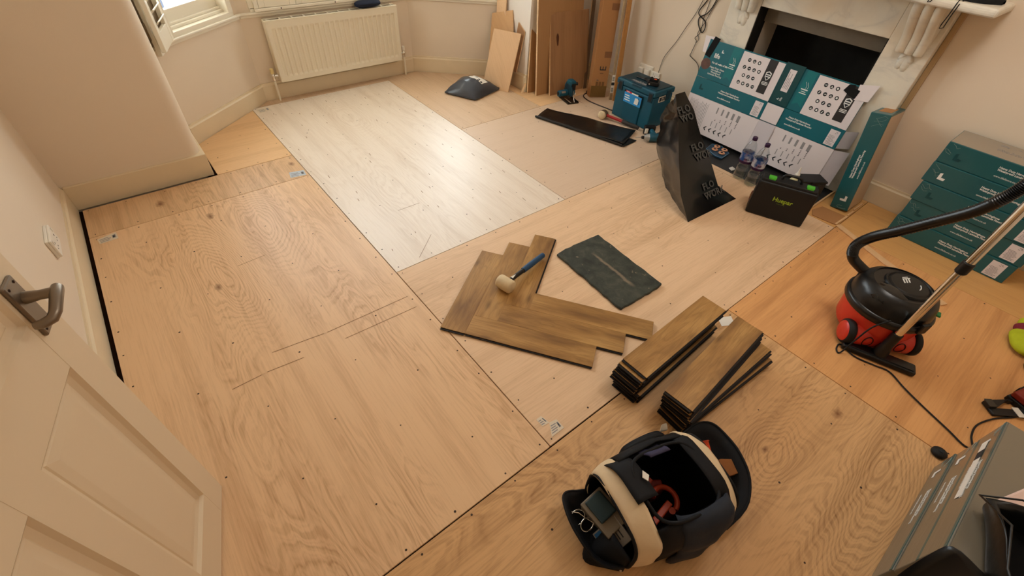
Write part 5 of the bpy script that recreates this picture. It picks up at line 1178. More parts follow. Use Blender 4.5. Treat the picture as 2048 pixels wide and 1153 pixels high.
hd_ = [MH @ Vector(p) for p in ((0.120, 0.062, 0.250), (0.122, 0.062, 0.268), (0.132, 0.062, 0.281), (0.150, 0.062, 0.284), (0.200, 0.062, 0.284), (0.218, 0.062, 0.281), (0.228, 0.062, 0.268), (0.230, 0.062, 0.250))]
b = MB(); b.tube(hd_, 0.0085, 10); b.build('carry_handle', M_black, hpz, smooth=60)
Ft = MH @ basis((0, -0.0006, 0), (1, 0, 0), (0, 0, 1))
text('printed_lettering', 'Huepar', Ft @ Matrix.Translation((0.118, 0.128, 0)), 0.040, plain('lime_print', srgb(150, 178, 44), 0.5), hpz, bold=0.0008, sx=0.95)
text('printed_lettering', 'laser level', Ft @ Matrix.Translation((0.148, 0.112, 0)), 0.012, plain('dull_lime_print', srgb(84, 100, 34), 0.5), hpz)
dc = thing('tool_case', 'dark plain tool case between the laser level case and the standing carton', 'case', (3.24, 0.80, 0))
MH2 = basis((3.150, 0.805, 0.001), (0.80, -0.60, 0), (0.60, 0.80, 0)); b = MB(); b.box(0, 0.165, 0, 0.10, 0, 0.172, MH2); b.build('case_body', plain('dark_slate_case', srgb(30, 31, 32), 0.5), dc, bevel=0.006)
b = MB(); b.box(-0.003, 0.168, -0.003, 0.103, 0.173, 0.186, MH2); b.build('case_lid', M_black, dc, bevel=0.004)
b = MB(); b.box(0.060, 0.105, -0.008, -0.001, 0.13, 0.182, MH2); b.build('case_catch', M_rubber, dc, bevel=0.002)

# ------------------------------------------------------------------ bottles, glue, tape, washers on the hearth
def water_mat():
    t = T('clear_bottle'); fr = t.n('LayerWeight', {0: 0.35}, out=1)
    a = t.n('BsdfTransparent', {0: (0.93, 0.95, 0.95, 1)}); b_ = t.n('BsdfGlossy', {'Color': (0.95, 0.97, 1, 1), 'Roughness': 0.06})
    mx = t.n('MixShader', {0: t.math('MULTIPLY', fr, 0.55), 1: a, 2: b_}); t.t.links.new(mx, t.out.inputs[0]); return t.m
M_pet = water_mat()
M_purple = plain('dark_purple', srgb(58, 28, 66), 0.4, spec=0.45)
def wrap_mat():
    t = T('bottle_wrap'); o = t.obj(); g = t.n('SeparateXYZ', {0: o}).node
    n1 = t.noise(o, 18, 3); c = t.mix(t.n('MapRange', {0: n1, 1: 0.42, 2: 0.58}), srgb(206, 206, 214), srgb(56, 92, 158))
    c = t.mix(t.n('MapRange', {0: t.noise(t.mapping(o, loc=(5, 5, 5)), 22, 2), 1: 0.56, 2: 0.64}), c, srgb(150, 116, 150))
    return t.bsdf(c, 0.3, 0, 0.5)
M_wrap = wrap_mat()
def bottle(label, x, y):
    t = thing('water_bottle', label, 'bottle', (x, y, 0.001), group='water bottles by the hearth'); M = Matrix.Translation((x, y, 0.001))
    b = MB(); b.lathe([(0.030, 0.0), (0.040, 0.004), (0.0435, 0.016), (0.041, 0.024), (0.0435, 0.034), (0.0435, 0.05), (0.040, 0.060), (0.0435, 0.072), (0.0435, 0.10), (0.039, 0.112), (0.0435, 0.125), (0.0435, 0.205), (0.041, 0.225), (0.032, 0.252), (0.019, 0.275), (0.0145, 0.285), (0.0145, 0.292)], 32, M, cap=False); b.build('bottle_body', M_pet, t, smooth=50)
    b = MB(); b.lathe([(0.001, 0.004), (0.038, 0.005), (0.0415, 0.018), (0.0415, 0.060), (0.0415, 0.066), (0.001, 0.066)], 32, M, cap=False)
    b.build('water', M_water, t, smooth=50)
    b = MB(); b.lathe([(0.0446, 0.128), (0.0448, 0.200)], 32, M, cap=False); b.build('label_wrap', M_wrap, t, smooth=60)
    b = MB(); b.lathe([(0.0450, 0.126), (0.0452, 0.143)], 32, M, cap=False); b.build('label_band', M_purple, t, smooth=60)
    b = MB(); b.lathe([(0.0155, 0.286), (0.0165, 0.288), (0.0165, 0.306), (0.014, 0.309)], 24, M); b.build('bottle_cap', M_purple, t, smooth=40)
    # lettering facing the room
    a0 = math.atan2(-y, -x) - 0.15
    for k, ch in enumerate('SCOTLAND'):
        a = a0 + (k - 3.5) * 0.155; p = Vector((x + 0.0453 * math.cos(a), y + 0.0453 * math.sin(a), 0.156)); text('label_lettering', ch, basis(p, (-math.sin(a), math.cos(a), 0), (0, 0, 1)), 0.012, M_ink, t, align='CENTER', bold=0.0004) if k in (3, 4, 5, 6, 7) else None
def water():
    t = T('still_water'); a = t.n('BsdfTransparent', {0: (0.80, 0.84, 0.82, 1)}); b_ = t.n('BsdfGlossy', {'Roughness': 0.03}); fr = t.math('MULTIPLY_ADD', t.math('POWER', t.n('LayerWeight', {0: 0.5}, out=1), 4.0), 0.6, 0.03)
    mx = t.n('MixShader', {0: fr, 1: a, 2: b_}); t.t.links.new(mx, t.out.inputs[0]); return t.m
M_water = water()
bottle('left of the two clear water bottles with purple caps standing by the hearth', 3.190, 1.222)
bottle('right of the two clear water bottles with purple caps, next to the black case', 3.172, 1.120)
gt = thing('glue_bottle', 'cream glue bottle with white nozzle standing behind the black laser level case', 'bottle', (3.140, 0.905, 0.001)); Mgl = Matrix.Translation((3.190, 0.868, 0.001))
b = MB(); b.lathe([(0.030, 0), (0.034, 0.005), (0.034, 0.12), (0.030, 0.150), (0.018, 0.172), (0.013, 0.178)], 28, Mgl); b.build('bottle_body', plain('cream_bottle', srgb(222, 214, 164), 0.4, spec=0.45), gt, smooth=40)
b = MB(); b.lathe([(0.0155, 0.178), (0.0155, 0.196), (0.010, 0.202), (0.006, 0.225), (0.003, 0.245), (0.001, 0.246)], 20, Mgl, cap=False); b.build('nozzle', M_white, gt, smooth=40)
b = MB(); b.lathe([(0.0346, 0.03), (0.0348, 0.10)], 28, Mgl, cap=False); b.build('red_label', plain('glue_label', srgb(196, 60, 44), 0.5, var=0.35, vscale=20), gt, smooth=60)
tp = thing('tape_roll', 'dark red tape roll standing on edge against the left of the black laser level case', 'tape', (3.02, 1.02, 0.03)); ax_ = Vector((0.45, -0.89, 0)); b = MB(); Mx = Matrix.Translation((2.985, 1.005, 0.034)) @ ax_.to_track_quat('Z', 'Y').to_matrix().to_4x4(); b.lathe([(0.020, -0.010), (0.032, -0.010), (0.033, -0.008), (0.033, 0.008), (0.032, 0.010), (0.020, 0.010), (0.020, -0.010)], 28, Mx, cap=False); b.build('tape_body', plain('dark_red_tape', srgb(118, 34, 26), 0.35), tp, smooth=40)
b = MB(); b.lathe([(0.0198, -0.0098), (0.0175, -0.0098), (0.0175, 0.0098), (0.0198, 0.0098)], 24, Mx, cap=False); b.build('tape_core', M_cardb, tp, smooth=40)
ty = thing('blue_blade_tray', 'dark blue card tray of round saw blades on the black hearth', 'tray', (3.40, 1.54, 0.0005))
b = MB(); b.prism([(3.462, 1.626), (3.352, 1.608), (3.312, 1.500), (3.318, 1.446), (3.438, 1.458), (3.495, 1.560)], 0.001, 0.010); b.build('tray_card', plain('dark_blue_card', srgb(26, 60, 84), 0.45), ty, bevel=0.002)
b = MB(); b.tube([(3.462, 1.626, 0.012), (3.352, 1.608, 0.012), (3.312, 1.500, 0.012), (3.318, 1.446, 0.012), (3.438, 1.458, 0.012), (3.495, 1.560, 0.012)], 0.0025, 6, closed=True); b.build('tray_rim', plain('pale_blue_edge', srgb(84, 122, 148), 0.45), ty, smooth=60)
M_cop = plain('copper_washer', srgb(214, 156, 120), 0.4, 0.3)
for k, (x, y) in enumerate(((3.392, 1.558), (3.385, 1.492), (3.452, 1.575), (3.450, 1.508))):
    w_ = thing('reel_washer', ('copper ring on the blue tray, nearest the black tall bag', 'copper ring on the blue tray, nearest the water bottles', 'copper ring on the blue tray, left of the two by the carton foot', 'copper ring on the blue tray, right of the two by the carton foot')[k], 'ring', (x, y, 0.010), group='copper rings on the blue tray')
    b = MB(); n = 22; b.grid([[(x + (0.0165 + 0.008 * math.cos(2 * PI * j / 8)) * math.cos(2 * PI * i / n), y + (0.0165 + 0.008 * math.cos(2 * PI * j / 8)) * math.sin(2 * PI * i / n), 0.0165 + 0.006 * math.sin(2 * PI * j / 8)) for j in range(9)] for i in range(n + 1)]); b.build('ring_body', M_cop, w_, smooth=70)
    b = MB(); b.lathe([(0.008, 0), (0.0085, 0.012), (0.005, 0.014), (0.001, 0.013)], 14, Matrix.Translation((x, y, 0.0105)), cap=False); b.build('ring_hub', M_ink, w_, smooth=50)
b = MB(); b.slab([(3.225, 1.300, 0.001), (3.245, 1.335, 0.001), (3.285, 1.330, 0.001), (3.270, 1.290, 0.001)], (0, 0, 0.006)); tag(b.build('paper_scrap', M_paper, bevel=0.002), 'small white scrap lying at the foot of the left water bottle', 'paper')

# ------------------------------------------------------------------ tall printed black film bag
ft = thing('film_bag', 'tall creased black plastic bag with grey lettering standing in front of the hearth', 'bag', (2.68, 1.35, 0))
V = {'P1': (2.402, 1.094, 0.001), 'P2': (2.914, 1.068, 0.001), 'T1': (2.732, 1.638, 0.55), 'T2': (2.825, 1.634, 0.551), 'R1': (2.842, 1.539, 0.459), 'R2': (2.816, 1.419, 0.34), 'R3': (2.814, 1.286, 0.209), 'R4': (2.792, 1.17, 0.094),
     'C1': (2.657, 1.516, 0.427), 'C2': (2.534, 1.361, 0.268), 'C3': (2.432, 1.216, 0.121), 'L1': (2.79, 1.70, 0.45), 'L2': (2.80, 1.745, 0.335), 'L3': (2.78, 1.71, 0.19), 'L4': (2.70, 1.57, 0.10), 'P3': (2.622, 1.440, 0.001), 'B1': (2.95, 1.62, 0.30), 'B2': (3.02, 1.55, 0.001), 'B3': (2.86, 1.66, 0.001)}
nm = list(V); ix_ = {k: i for i, k in enumerate(nm)}
faces = [('P1', 'P2', 'R4', 'C3'), ('C3', 'R4', 'R3', 'C2'), ('C2', 'R3', 'R2'), ('C2', 'R2', 'R1', 'C1'), ('C1', 'R1', 'T2', 'T1'), ('P1', 'C3', 'P3'), ('C3', 'L4', 'P3'), ('C3', 'C2', 'L4'), ('C2', 'L3', 'L4'), ('C2', 'C1', 'L3'), ('C1', 'L2', 'L3'), ('C1', 'L1', 'L2'), ('C1', 'T1', 'L1'),
         ('T1', 'T2', 'L1'), ('T2', 'B1', 'L2', 'L1'), ('T2', 'R1', 'B1'), ('R1', 'R2', 'B1'), ('R2', 'R3', 'B1'), ('R3', 'B2', 'B1'), ('R3', 'R4', 'B2'), ('R4', 'P2', 'B2'), ('L2', 'B1', 'L3'), ('L3', 'B1', 'B3'), ('B1', 'B2', 'B3'), ('L3', 'B3', 'L4'), ('L4', 'B3', 'P3'), ('P1', 'P3', 'B3', 'B2', 'P2')]
b = MB(); b.add([V[k] for k in nm], [tuple(ix_[k] for k in f) for f in faces]); fo = b.build('bag_film', plain('printed_black_film', srgb(11, 11, 12), 0.24, spec=0.5, bump=0.35, bscale=8, var=0.2, coat=0.3), ft)
bmm = bmesh.new(); bmm.from_mesh(fo.data); bmesh.ops.recalc_face_normals(bmm, faces=bmm.faces); bmesh.ops.triangulate(bmm, faces=bmm.faces); bmesh.ops.subdivide_edges(bmm, edges=bmm.edges, cuts=5, use_grid_fill=True)
for v in bmm.verts:
    p = v.co; plane = (p - Vector(V['P1'])).dot(Vector((-0.0355, -0.70, 0.713))); front = abs(plane) < 0.006
    d = mnoise.noise_vector(p * 9.0) * (0.003 if front else 0.016) + mnoise.noise_vector(p * 26.0) * (0.001 if front else 0.008)
    if front: d = Vector((d.x, d.y, d.z)) if False else Vector((-0.0355, -0.70, 0.713)) * (-abs(d.z))
    v.co = Vector((p.x + d.x, p.y + d.y, max(0.001, p.z + d.z) if p.z > 0.002 else p.z))
for f in bmm.faces: f.smooth = True
bmm.to_mesh(fo.data); bmm.free(); fo.data.set_sharp_from_angle(angle=math.radians(38))
pn_ = Vector((-0.0355, -0.70, 0.713)).normalized(); M_greyp = plain('grey_film_print', srgb(78, 78, 76), 0.5, spec=0.3)
for (o1, o2, t1, t2, s) in (((2.685, 1.548, 0.459), (2.684, 1.508, 0.420), 'FLO', 'WO', 0.062), ((2.676, 1.366, 0.281), (2.677, 1.319, 0.234), 'FLO', 'WOR', 0.060), ((2.640, 1.183, 0.099), (2.627, 1.139, 0.056), 'FLO', 'WORK', 0.058)):
    for o_, tt in ((o1, t1), (o2, t2)):
        p = Vector(o_) + pn_ * 0.005; text('printed_lettering', tt, basis(p, (1.0, -0.045, 0.0), (0.0, 0.713, 0.70)), s * 1.08, M_greyp, ft, bold=0.0016, spacing=1.08)
b = MB()
for (x, y, z, w_) in ((2.685, 1.533, 0.445, 0.105), (2.676, 1.350, 0.265, 0.125), (2.636, 1.167, 0.083, 0.135)):
    p = Vector((x, y, z)) + pn_ * 0.005; Mq = basis(p, (1.0, -0.045, 0.0), (0.0, 0.713, 0.70)); b.box(0, w_, 0, 0.006, 0, 0.0006, Mq)
b.build('printed_rule', M_greyp, ft)

# ------------------------------------------------------------------ folded black sheet
fs = thing('folded_black_sheet', 'folded black plastic sheet lying flat on the boards before the teal tool case', 'sheet', (2.85, 2.42, 0))
def sheet(corners, z, name, amp=0.004, fold=0.0):
    A, B_, C_, D_ = [Vector((x, y, 0)) for x, y in corners]; rows = []
    for i in range(13):
        f = i / 12; r = []
        for j in range(25):
            g = j / 24; p = A.lerp(B_, g).lerp(D_.lerp(C_, g), f); dz = amp * (1 + math.sin(g * 9 + f * 4) * 0.6 + mnoise.noise(Vector((p.x * 9, p.y * 9, z * 40))))
            r.append((p.x, p.y, z + dz + fold * max(0, 1 - f * 9) ** 0.5))
        rows.append(r)
    b = MB(); b.grid(rows); return b.build(name, M_film, fs, smooth=60, solid=0.003)
sheet([(2.592, 2.772), (2.822, 2.002), (2.988, 2.014), (2.80, 2.80)], 0.003, 'lower_fold')
sheet([(2.590, 2.772), (2.835, 2.020), (3.108, 2.125), (2.774, 2.850)], 0.012, 'upper_fold', 0.005)
b = MB(); b.tube(spline([(2.583, 2.785, 0.013), (2.645, 2.58, 0.014), (2.71, 2.37, 0.013), (2.77, 2.17, 0.013), (2.815, 2.015, 0.012)], 6), 0.0095, 10); b.build('rolled_edge', M_film, fs, smooth=60)
# ------------------------------------------------------------------ teal stacking tool case with charger on it
M_mk = plain('teal_blue_plastic', srgb(17, 80, 100), 0.45, spec=0.45, bump=0.05, bscale=160, var=0.1, vscale=8)
M_mkd = plain('dark_teal_plastic', srgb(12, 52, 66), 0.5, spec=0.4)
MT = basis((3.205, 2.495, 0.001), (0, -1, 0), (1, 0, 0))
tb = thing('stacking_tool_case', 'teal blue stacking tool case with a bright blue label below the wall sockets', 'case', (3.33, 2.29, 0))
b = MB(); b.box(0.006, 0.396, 0.004, 0.252, 0.0, 0.262, MT); b.build('case_body', M_mk, tb, bevel=0.010, bseg=3)
b = MB(); b.box(0.0, 0.402, 0.0, 0.256, 0.266, 0.312, MT); lid = b.build('case_lid', M_mk, tb, bevel=0.010, bseg=3)
b = MB(); b.box(0.110, 0.290, -0.006, 0.004, 0.006, 0.245, MT); b.build('front_panel', M_mk, tb, bevel=0.006)
for x in (0.025, 0.340):
    b = MB(); b.box(x, x + 0.046, -0.005, 0.006, 0.222, 0.300, MT); lt = b.build('latch', M_mkd, tb, bevel=0.005)
    b = MB(); b.box(x + 0.008, x + 0.038, -0.0062, -0.0045, 0.232, 0.290, MT); b.build('latch_recess', M_black, lt, bevel=0.001)
for (y0, y1) in ((0.15, 0.20),):
    b = MB(); b.box(0.398, 0.408, y0, y1, 0.222, 0.300, MT); b.build('side_latch', M_mkd, tb, bevel=0.004)
b = MB(); b.box(0.020, 0.382, 0.020, 0.236, 0.312, 0.318, MT); b.build('lid_deck', M_mkd, tb, bevel=0.004)
b = MB(); b.box(0.10, 0.30, 0.115, 0.140, 0.318, 0.330, MT); b.build('lid_handle', M_black, tb, bevel=0.005)
b = MB(); b.box(0.155, 0.262, -0.0005, 0.030, 0.288, 0.3135, MT); b.build('finger_recess', M_mkd, tb, bevel=0.006)
text('printed_lettering', 'makita', MT @ Matrix.Translation((0.118, 0.036, 0.3186)), 0.052, M_inkg, tb, bold=0.0016, sx=1.05)
Ff = MT @ basis((0, -0.0066, 0), (1, 0, 0), (0, 0, 1))
b = MB(); b.box(0.104, 0.296, 0.150, 0.246, 0.0, 0.0006, Ff); b.build('label_backing', M_blackm, tb, bevel=0.0002)
b = MB(); b.box(0.108, 0.290, 0.152, 0.232, 0.0006, 0.0012, Ff); b.build('blue_label', plain('bright_blue_label', srgb(44, 142, 206), 0.4), tb)
b = MB(); b.box(0.122, 0.180, 0.232, 0.246, 0.0006, 0.0014, Ff); b.build('red_label', plain('red_label', srgb(206, 40, 60), 0.45), tb)
text('printed_lettering', 'makita', Ff @ Matrix.Translation((0.128, 0.2355, 0.0014)), 0.012, M_inkw, tb, bold=0.0003)
b = MB(); b.box(0.182, 0.250, 0.232, 0.243, 0.0006, 0.0014, Ff); b.build('white_label', M_paper, tb)
b = MB()
for k in range(3): b.box(0.118, 0.165 + 0.006 * k, 0.205 - 0.018 * k, 0.213 - 0.018 * k, 0.0012, 0.0016, Ff)
b.build('label_lines', M_inkw, tb)
b = MB(); b.prism([(0.222, 0.165), (0.262, 0.165), (0.264, 0.205), (0.248, 0.216), (0.226, 0.212)], 0.0012, 0.0018, Ff); b.build('label_picture', M_paper, tb)
b = MB(); b.tube([Ff @ Vector(p) for p in ((0.262, 0.168, 0.0018), (0.272, 0.178, 0.0018), (0.270, 0.20, 0.0018), (0.256, 0.222, 0.0018))], 0.0016, 6); b.build('label_hose_picture', M_ink, tb)
Fs = MT @ Matrix(((0, 0, 1, 0.3966), (1, 0, 0, 0), (0, 1, 0, 0), (0, 0, 0, 1)))
b = MB(); b.box(0.070, 0.155, 0.216, 0.262, 0, 0.0008, Fs); b.build('side_sticker', M_lab, tb)
b = MB(); b.box(0.078, 0.108, 0.223, 0.255, 0.0008, 0.0012, Fs); b.box(0.114, 0.128, 0.223, 0.238, 0.0008, 0.0012, Fs); b.box(0.114, 0.128, 0.242, 0.256, 0.0008, 0.0012, Fs); b.box(0.133, 0.149, 0.223, 0.256, 0.0008, 0.0012, Fs); b.build('side_sticker_print', M_ink, tb)
ch = thing('battery_pack', 'black battery pack with an orange mark lying on top of the teal tool case', 'battery', (3.33, 2.19, 0.319)); Mb = basis((3.305, 2.205, 0.3185), (0.45, -0.89, 0), (0.89, 0.45, 0))
b = MB(); b.box(-0.045, 0.045, -0.035, 0.040, 0.0, 0.034, Mb); b.build('pack_body', M_black, ch, bevel=0.008, bseg=3)
b = MB(); b.box(-0.035, 0.035, -0.028, 0.032, 0.035, 0.052, Mb); b.build('pack_terminal', M_blackm, ch, bevel=0.004)
b = MB(); b.box(0.0, 0.020, -0.030, -0.010, 0.0522, 0.0535, Mb); b.build('orange_mark', M_orange, ch)
b = MB(); b.box(-0.015, 0.030, 0.010, 0.030, 0.0522, 0.0545, Mb); b.build('pale_label', M_paper, ch)
b = MB(); b.box(-0.032, -0.024, -0.0362, -0.035, 0.010, 0.018, Mb); b.build('indicator', M_white, ch)
b = MB(); b.tube(spline([(3.29, 2.245, 0.330), (3.30, 2.285, 0.336), (3.325, 2.315, 0.331), (3.36, 2.30, 0.3345), (3.355, 2.26, 0.334)], 6), 0.0035, 7); b.build('pack_lead', M_rubber, ch, smooth=70)
# sockets and plugs above it
s1 = socket('wall_socket', 'cream double wall socket with two plugs behind the teal tool case, nearer the corner', basis((3.698, 2.575, 0.262), (0, -1, 0), (0, 0, 1)))
MW = basis((3.677, 2.575, 0.262), (0, -1, 0), (0, 0, 1))
for k, x in enumerate((-0.038, 0.034)):
    b = MB(); b.box(x - 0.024, x + 0.024, -0.040, 0.016, 0.0005, 0.030, MW); b.build('plug', M_white, s1, bevel=0.007, bseg=3)
socket('wall_socket', 'cream wall socket with a thin lead behind the teal tool case, nearer the fireplace', basis((3.698, 2.462, 0.232), (0, -1, 0), (0, 0, 1)), w=0.09, n=1)
# wires hanging on the wall
wr = thing('hanging_cables', 'tangle of thin black cables hanging down the wall left of the fireplace', 'cable', (3.69, 2.16, 0.5))
YX = 3.692
def wire(pts, r, nm_='cable'): 
    b = MB(); b.tube(spline([(YX - 0.004 * (i % 2), y, z) for i, (y, z) in enumerate(pts)], 8), r, 6); b.build(nm_, M_rubber, wr, smooth=70)
wire([(2.13, 1.25), (2.150, 1.0), (2.185, 0.88), (2.222, 0.79), (2.149, 0.745), (2.130, 0.70), (2.150, 0.668), (2.195, 0.715), (2.205, 0.76), (2.150, 0.80), (2.120, 0.86), (2.10, 0.95), (2.08, 1.2)], 0.0042)
wire([(2.20, 1.25), (2.17, 1.0), (2.16, 0.87), (2.165, 0.76), (2.160, 0.665), (2.190, 0.620), (2.172, 0.595), (2.184, 0.51), (2.186, 0.485), (2.110, 0.455), (2.080, 0.42), (2.066, 0.36), (2.055, 0.15)], 0.0024)
wire([(2.10, 1.25), (2.09, 0.95), (2.125, 0.82), (2.145, 0.74), (2.180, 0.66), (2.155, 0.62), (2.172, 0.585)], 0.0022)
wire([(2.22, 1.25), (2.21, 0.95), (2.240, 0.80), (2.300, 0.66), (2.350, 0.55), (2.420, 0.42), (2.438, 0.34), (2.440, 0.275)], 0.0022)
# ------------------------------------------------------------------ cordless driver and circular saw
dv_ = thing('impact_driver', 'small teal and black cordless driver lying beside the tall black bag', 'drill', (3.05, 2.0, 0))
dd = Vector((-0.80, 0.56, 0)).normalized(); c0 = Vector((3.075, 1.950, 0.036)); ds = Vector((0.56, 0.80, 0)).normalized()
b = MB(); Mx = Matrix.Translation(c0) @ dd.to_track_quat('Z', 'Y').to_matrix().to_4x4(); b.lathe([(0.022, -0.075), (0.031, -0.07), (0.033, -0.03), (0.033, 0.010), (0.029, 0.016)], 24, Mx); b.build('motor_housing', M_mk, dv_, smooth=45)
b = MB(); b.lathe([(0.030, 0.016), (0.029, 0.022), (0.020, 0.052), (0.017, 0.056)], 24, Mx); b.build('nose_cone', plain('silver_nose', srgb(176, 180, 182), 0.3, 0.7), dv_, smooth=45)
b = MB(); b.lathe([(0.012, 0.056), (0.012, 0.072), (0.006, 0.078)], 16, Mx); b.build('chuck', M_black, dv_, smooth=45)
b = MB(); b.tube([c0 + dd * 0.076, c0 + dd * 0.100, c0 + dd * 0.102, c0 + dd * 0.125], [0.0035, 0.0035, 0.0055, 0.0025], 8); b.build('driver_bit', M_metal, dv_, smooth=45)
b = MB(); b.tube([c0 - dd * 0.035, c0 - dd * 0.045 + ds * 0.06, c0 - dd * 0.040 + ds * 0.115], [0.020, 0.017, 0.020], 14); b.build('handle', M_mk, dv_, smooth=45)
b = MB(); b.box(-0.045, 0.045, -0.018, 0.022, -0.035, 0.035, basis(c0 - dd * 0.030 + ds * 0.138, dd, ds)); b.build('battery_base', M_black, dv_, bevel=0.006)
b = MB(); b.box(0.020, 0.045, -0.030, -0.018, -0.02, 0.02, basis(c0 - dd * 0.030 + ds * 0.138, dd, ds)); b.build('belt_lamp', M_white, dv_, bevel=0.003)
sw = thing('circular_saw', 'compact teal circular saw standing on its base plate in front of the leaning boards', 'saw', (3.08, 2.88, 0))
sx_ = Vector((0.96, -0.27, 0)).normalized(); sy_ = Vector((0.27, 0.96, 0)).normalized(); MS = basis((3.010, 2.835, 0.001), sx_, sy_)
b = MB()
for q in ((0.0, 0.036, 0, 0.20, 0.0, 0.004), (0.052, 0.112, 0, 0.20, 0.0, 0.004), (0.036, 0.052, 0, 0.022, 0.0, 0.004), (0.036, 0.052, 0.15, 0.20, 0.0, 0.004), (0.0, 0.003, 0, 0.2, 0.004, 0.014), (0.109, 0.112, 0, 0.2, 0.004, 0.014)): b.box(*q, MS)
b.build('base_plate', plain('dark_steel', srgb(70, 66, 60), 0.35, 0.9), sw, bevel=0.001)
b = MB(); b.prism([(0.02 + 0.072 * math.cos(a), 0.068 + 0.072 * math.sin(a)) for a in [k * PI / 12 - 0.25 for k in range(15)]], 0.044, 0.062, MS @ Matrix(((0, 0, 1, 0), (1, 0, 0, 0.085), (0, 1, 0, 0), (0, 0, 0, 1)))); b.build('blade_guard', M_mkd, sw, bevel=0.004)
b = MB(); Mx = MS @ Matrix.Translation((0.06, 0.105, 0.062)) @ Vector((1, 0, 0)).to_track_quat('Z', 'Y').to_matrix().to_4x4(); b.lathe([(0.001, -0.004), (0.045, -0.004), (0.0455, 0.0), (0.045, 0.002), (0.001, 0.002)], 30, Mx, cap=False); b.build('saw_blade', M_metal, sw, smooth=30)
b = MB(); b.box(0.048, 0.106, 0.070, 0.150, 0.045, 0.172, MS); b.build('gear_housing', M_mk, sw, bevel=0.014, bseg=3)
b = MB(); b.tube([MS @ Vector(p) for p in ((0.080, 0.14, 0.150), (0.080, 0.172, 0.130), (0.080, 0.195, 0.090))], [0.022, 0.020, 0.020], 14); b.build('rear_handle', M_mk, sw, smooth=45)
b = MB(); b.tube([MS @ Vector(p) for p in ((0.060, 0.118, 0.060), (0.02, 0.122, 0.058), (-0.036, 0.122, 0.056), (-0.042, 0.122, 0.056))], [0.026, 0.028, 0.028, 0.023], 20); b.build('motor', M_mk, sw, smooth=45)
b = MB(); b.tube([MS @ Vector(p) for p in ((-0.0425, 0.122, 0.056), (-0.045, 0.122, 0.056))], [0.015, 0.014], 16); b.build('motor_cap', M_black, sw)
b = MB(); b.box(-0.020, 0.020, 0.092, 0.104, 0.066, 0.084, MS); b.build('rating_label', M_metal, sw, bevel=0.003)
b = MB(); b.tube([MS @ Vector(p) for p in ((0.106, 0.11, 0.128), (0.128, 0.11, 0.132), (0.137, 0.11, 0.132))], [0.006, 0.014, 0.014], 14); b.build('depth_knob', M_black, sw, smooth=45)
b = MB(); b.box(0.056, 0.098, 0.066, 0.071, 0.095, 0.150, MS); b.build('sight_window', M_black, sw, bevel=0.004)
b = MB(); b.tube([MS @ Vector(p) for p in ((0.070, 0.010, 0.010), (0.072, 0.045, 0.06), (0.074, 0.055, 0.09))], 0.003, 7); b.build('guide_rod', M_chrome, sw, smooth=60)
b = MB(); b.box(0.100, 0.112, 0.070, 0.085, 0.048, 0.066, MS); b.build('white_lock', M_white, sw, bevel=0.002)

# ------------------------------------------------------------------ boards leaning in the right corner
P_l1 = plywood('offcut_pale', 'z', 21.0, srgb(228, 192, 152), srgb(196, 154, 112), ringamt=0.12, stripes=0.25)
P_l2 = plywood('offcut_tan', 'z', 22.0, srgb(208, 166, 120), srgb(170, 126, 84), ringamt=0.15, stripes=0.35)
P_l3 = plywood('offcut_knotted', 'z', 23.0, srgb(168, 126, 88), srgb(114, 78, 50), ringamt=0.3, stripes=0.5, rings=7)
P_l4 = plywood('offcut_brown', 'z', 24.0, srgb(172, 130, 88), srgb(136, 98, 62), ringamt=0.1, stripes=0.15)
GO = 'plywood offcuts leaning in the corner'
def offcut(label, pts, th, mat, extra=None):
    # pts: corners of the near face bl, br, tr, tl (more allowed); th: thickness vector, away from the viewer
    t = thing('plywood_offcut', label, 'board', pts[0], group=GO)
    tops = [Vector(p) for p in pts[2:]]; mid = tops[0] if len(tops) == 2 else (tops[0] + tops[1]) / 2
    n = (Vector(pts[1]) - Vector(pts[0])).cross(mid - Vector(pts[0])).normalized()
    if n.dot(Vector((-0.5, -0.8, 0.2))) < 0: n = -n
    eye = Vector((0, 0, 1.65)); p0 = Vector(pts[0])
    pts = [eye + (Vector(p) - eye) * ((p0 - eye).dot(n) / (Vector(p) - eye).dot(n)) for p in pts]      # keep the sheet flat
    b = MB(); b.slab([Vector(p) for p in pts], -n * 0.0012); b.build('face_veneer', mat, t)
    b = MB(); b.slab([Vector(p) - n * 0.0013 for p in pts], -n * (th + 0.003)); b.build('board_core', M_ply_edge, t)
    return t, n
offcut('pale plywood offcut leaning foremost against the bay corner, behind the grey mailing bag', [(2.605, 3.580, 0.001), (2.723, 3.340, 0.001), (2.850, 3.352, 0.474), (2.850, 3.741, 0.426)], 0.010, P_l1)
offcut('tan plywood offcut showing above the foremost pale one in the bay corner', [(2.742, 3.70, 0.001), (2.790, 3.44, 0.001), (2.868, 3.483, 0.432), (2.870, 3.507, 0.622), (2.870, 3.80, 0.537)], 0.008, P_l2)
offcut('tall narrow pale offcut rising behind the other two in the bay corner', [(2.820, 3.70, 0.001), (2.825, 3.57, 0.001), (2.880, 3.600, 0.95), (2.880, 3.728, 0.95)], 0.006, P_l1)
offcut('small dark-faced offcut peeping out right of the foremost pale one in the bay corner', [(2.835, 3.47, 0.145), (2.840, 3.38, 0.145), (2.876, 3.335, 0.49), (2.876, 3.425, 0.545)], 0.006, P_l3)
offcut('slant-topped narrow offcut standing left of the tallest plywood board', [(2.872, 3.232, 0.001), (3.15, 3.232, 0.001), (3.15, 3.262, 0.32), (2.893, 3.262, 0.528)], 0.011, P_l4)
offcut('tallest brown plywood board leaning on the far wall behind the knotted board', [(2.899, 3.138, 0.001), (3.420, 3.120, 0.001), (3.420, 3.240, 1.15), (2.899, 3.250, 1.15)], 0.015, P_l4)
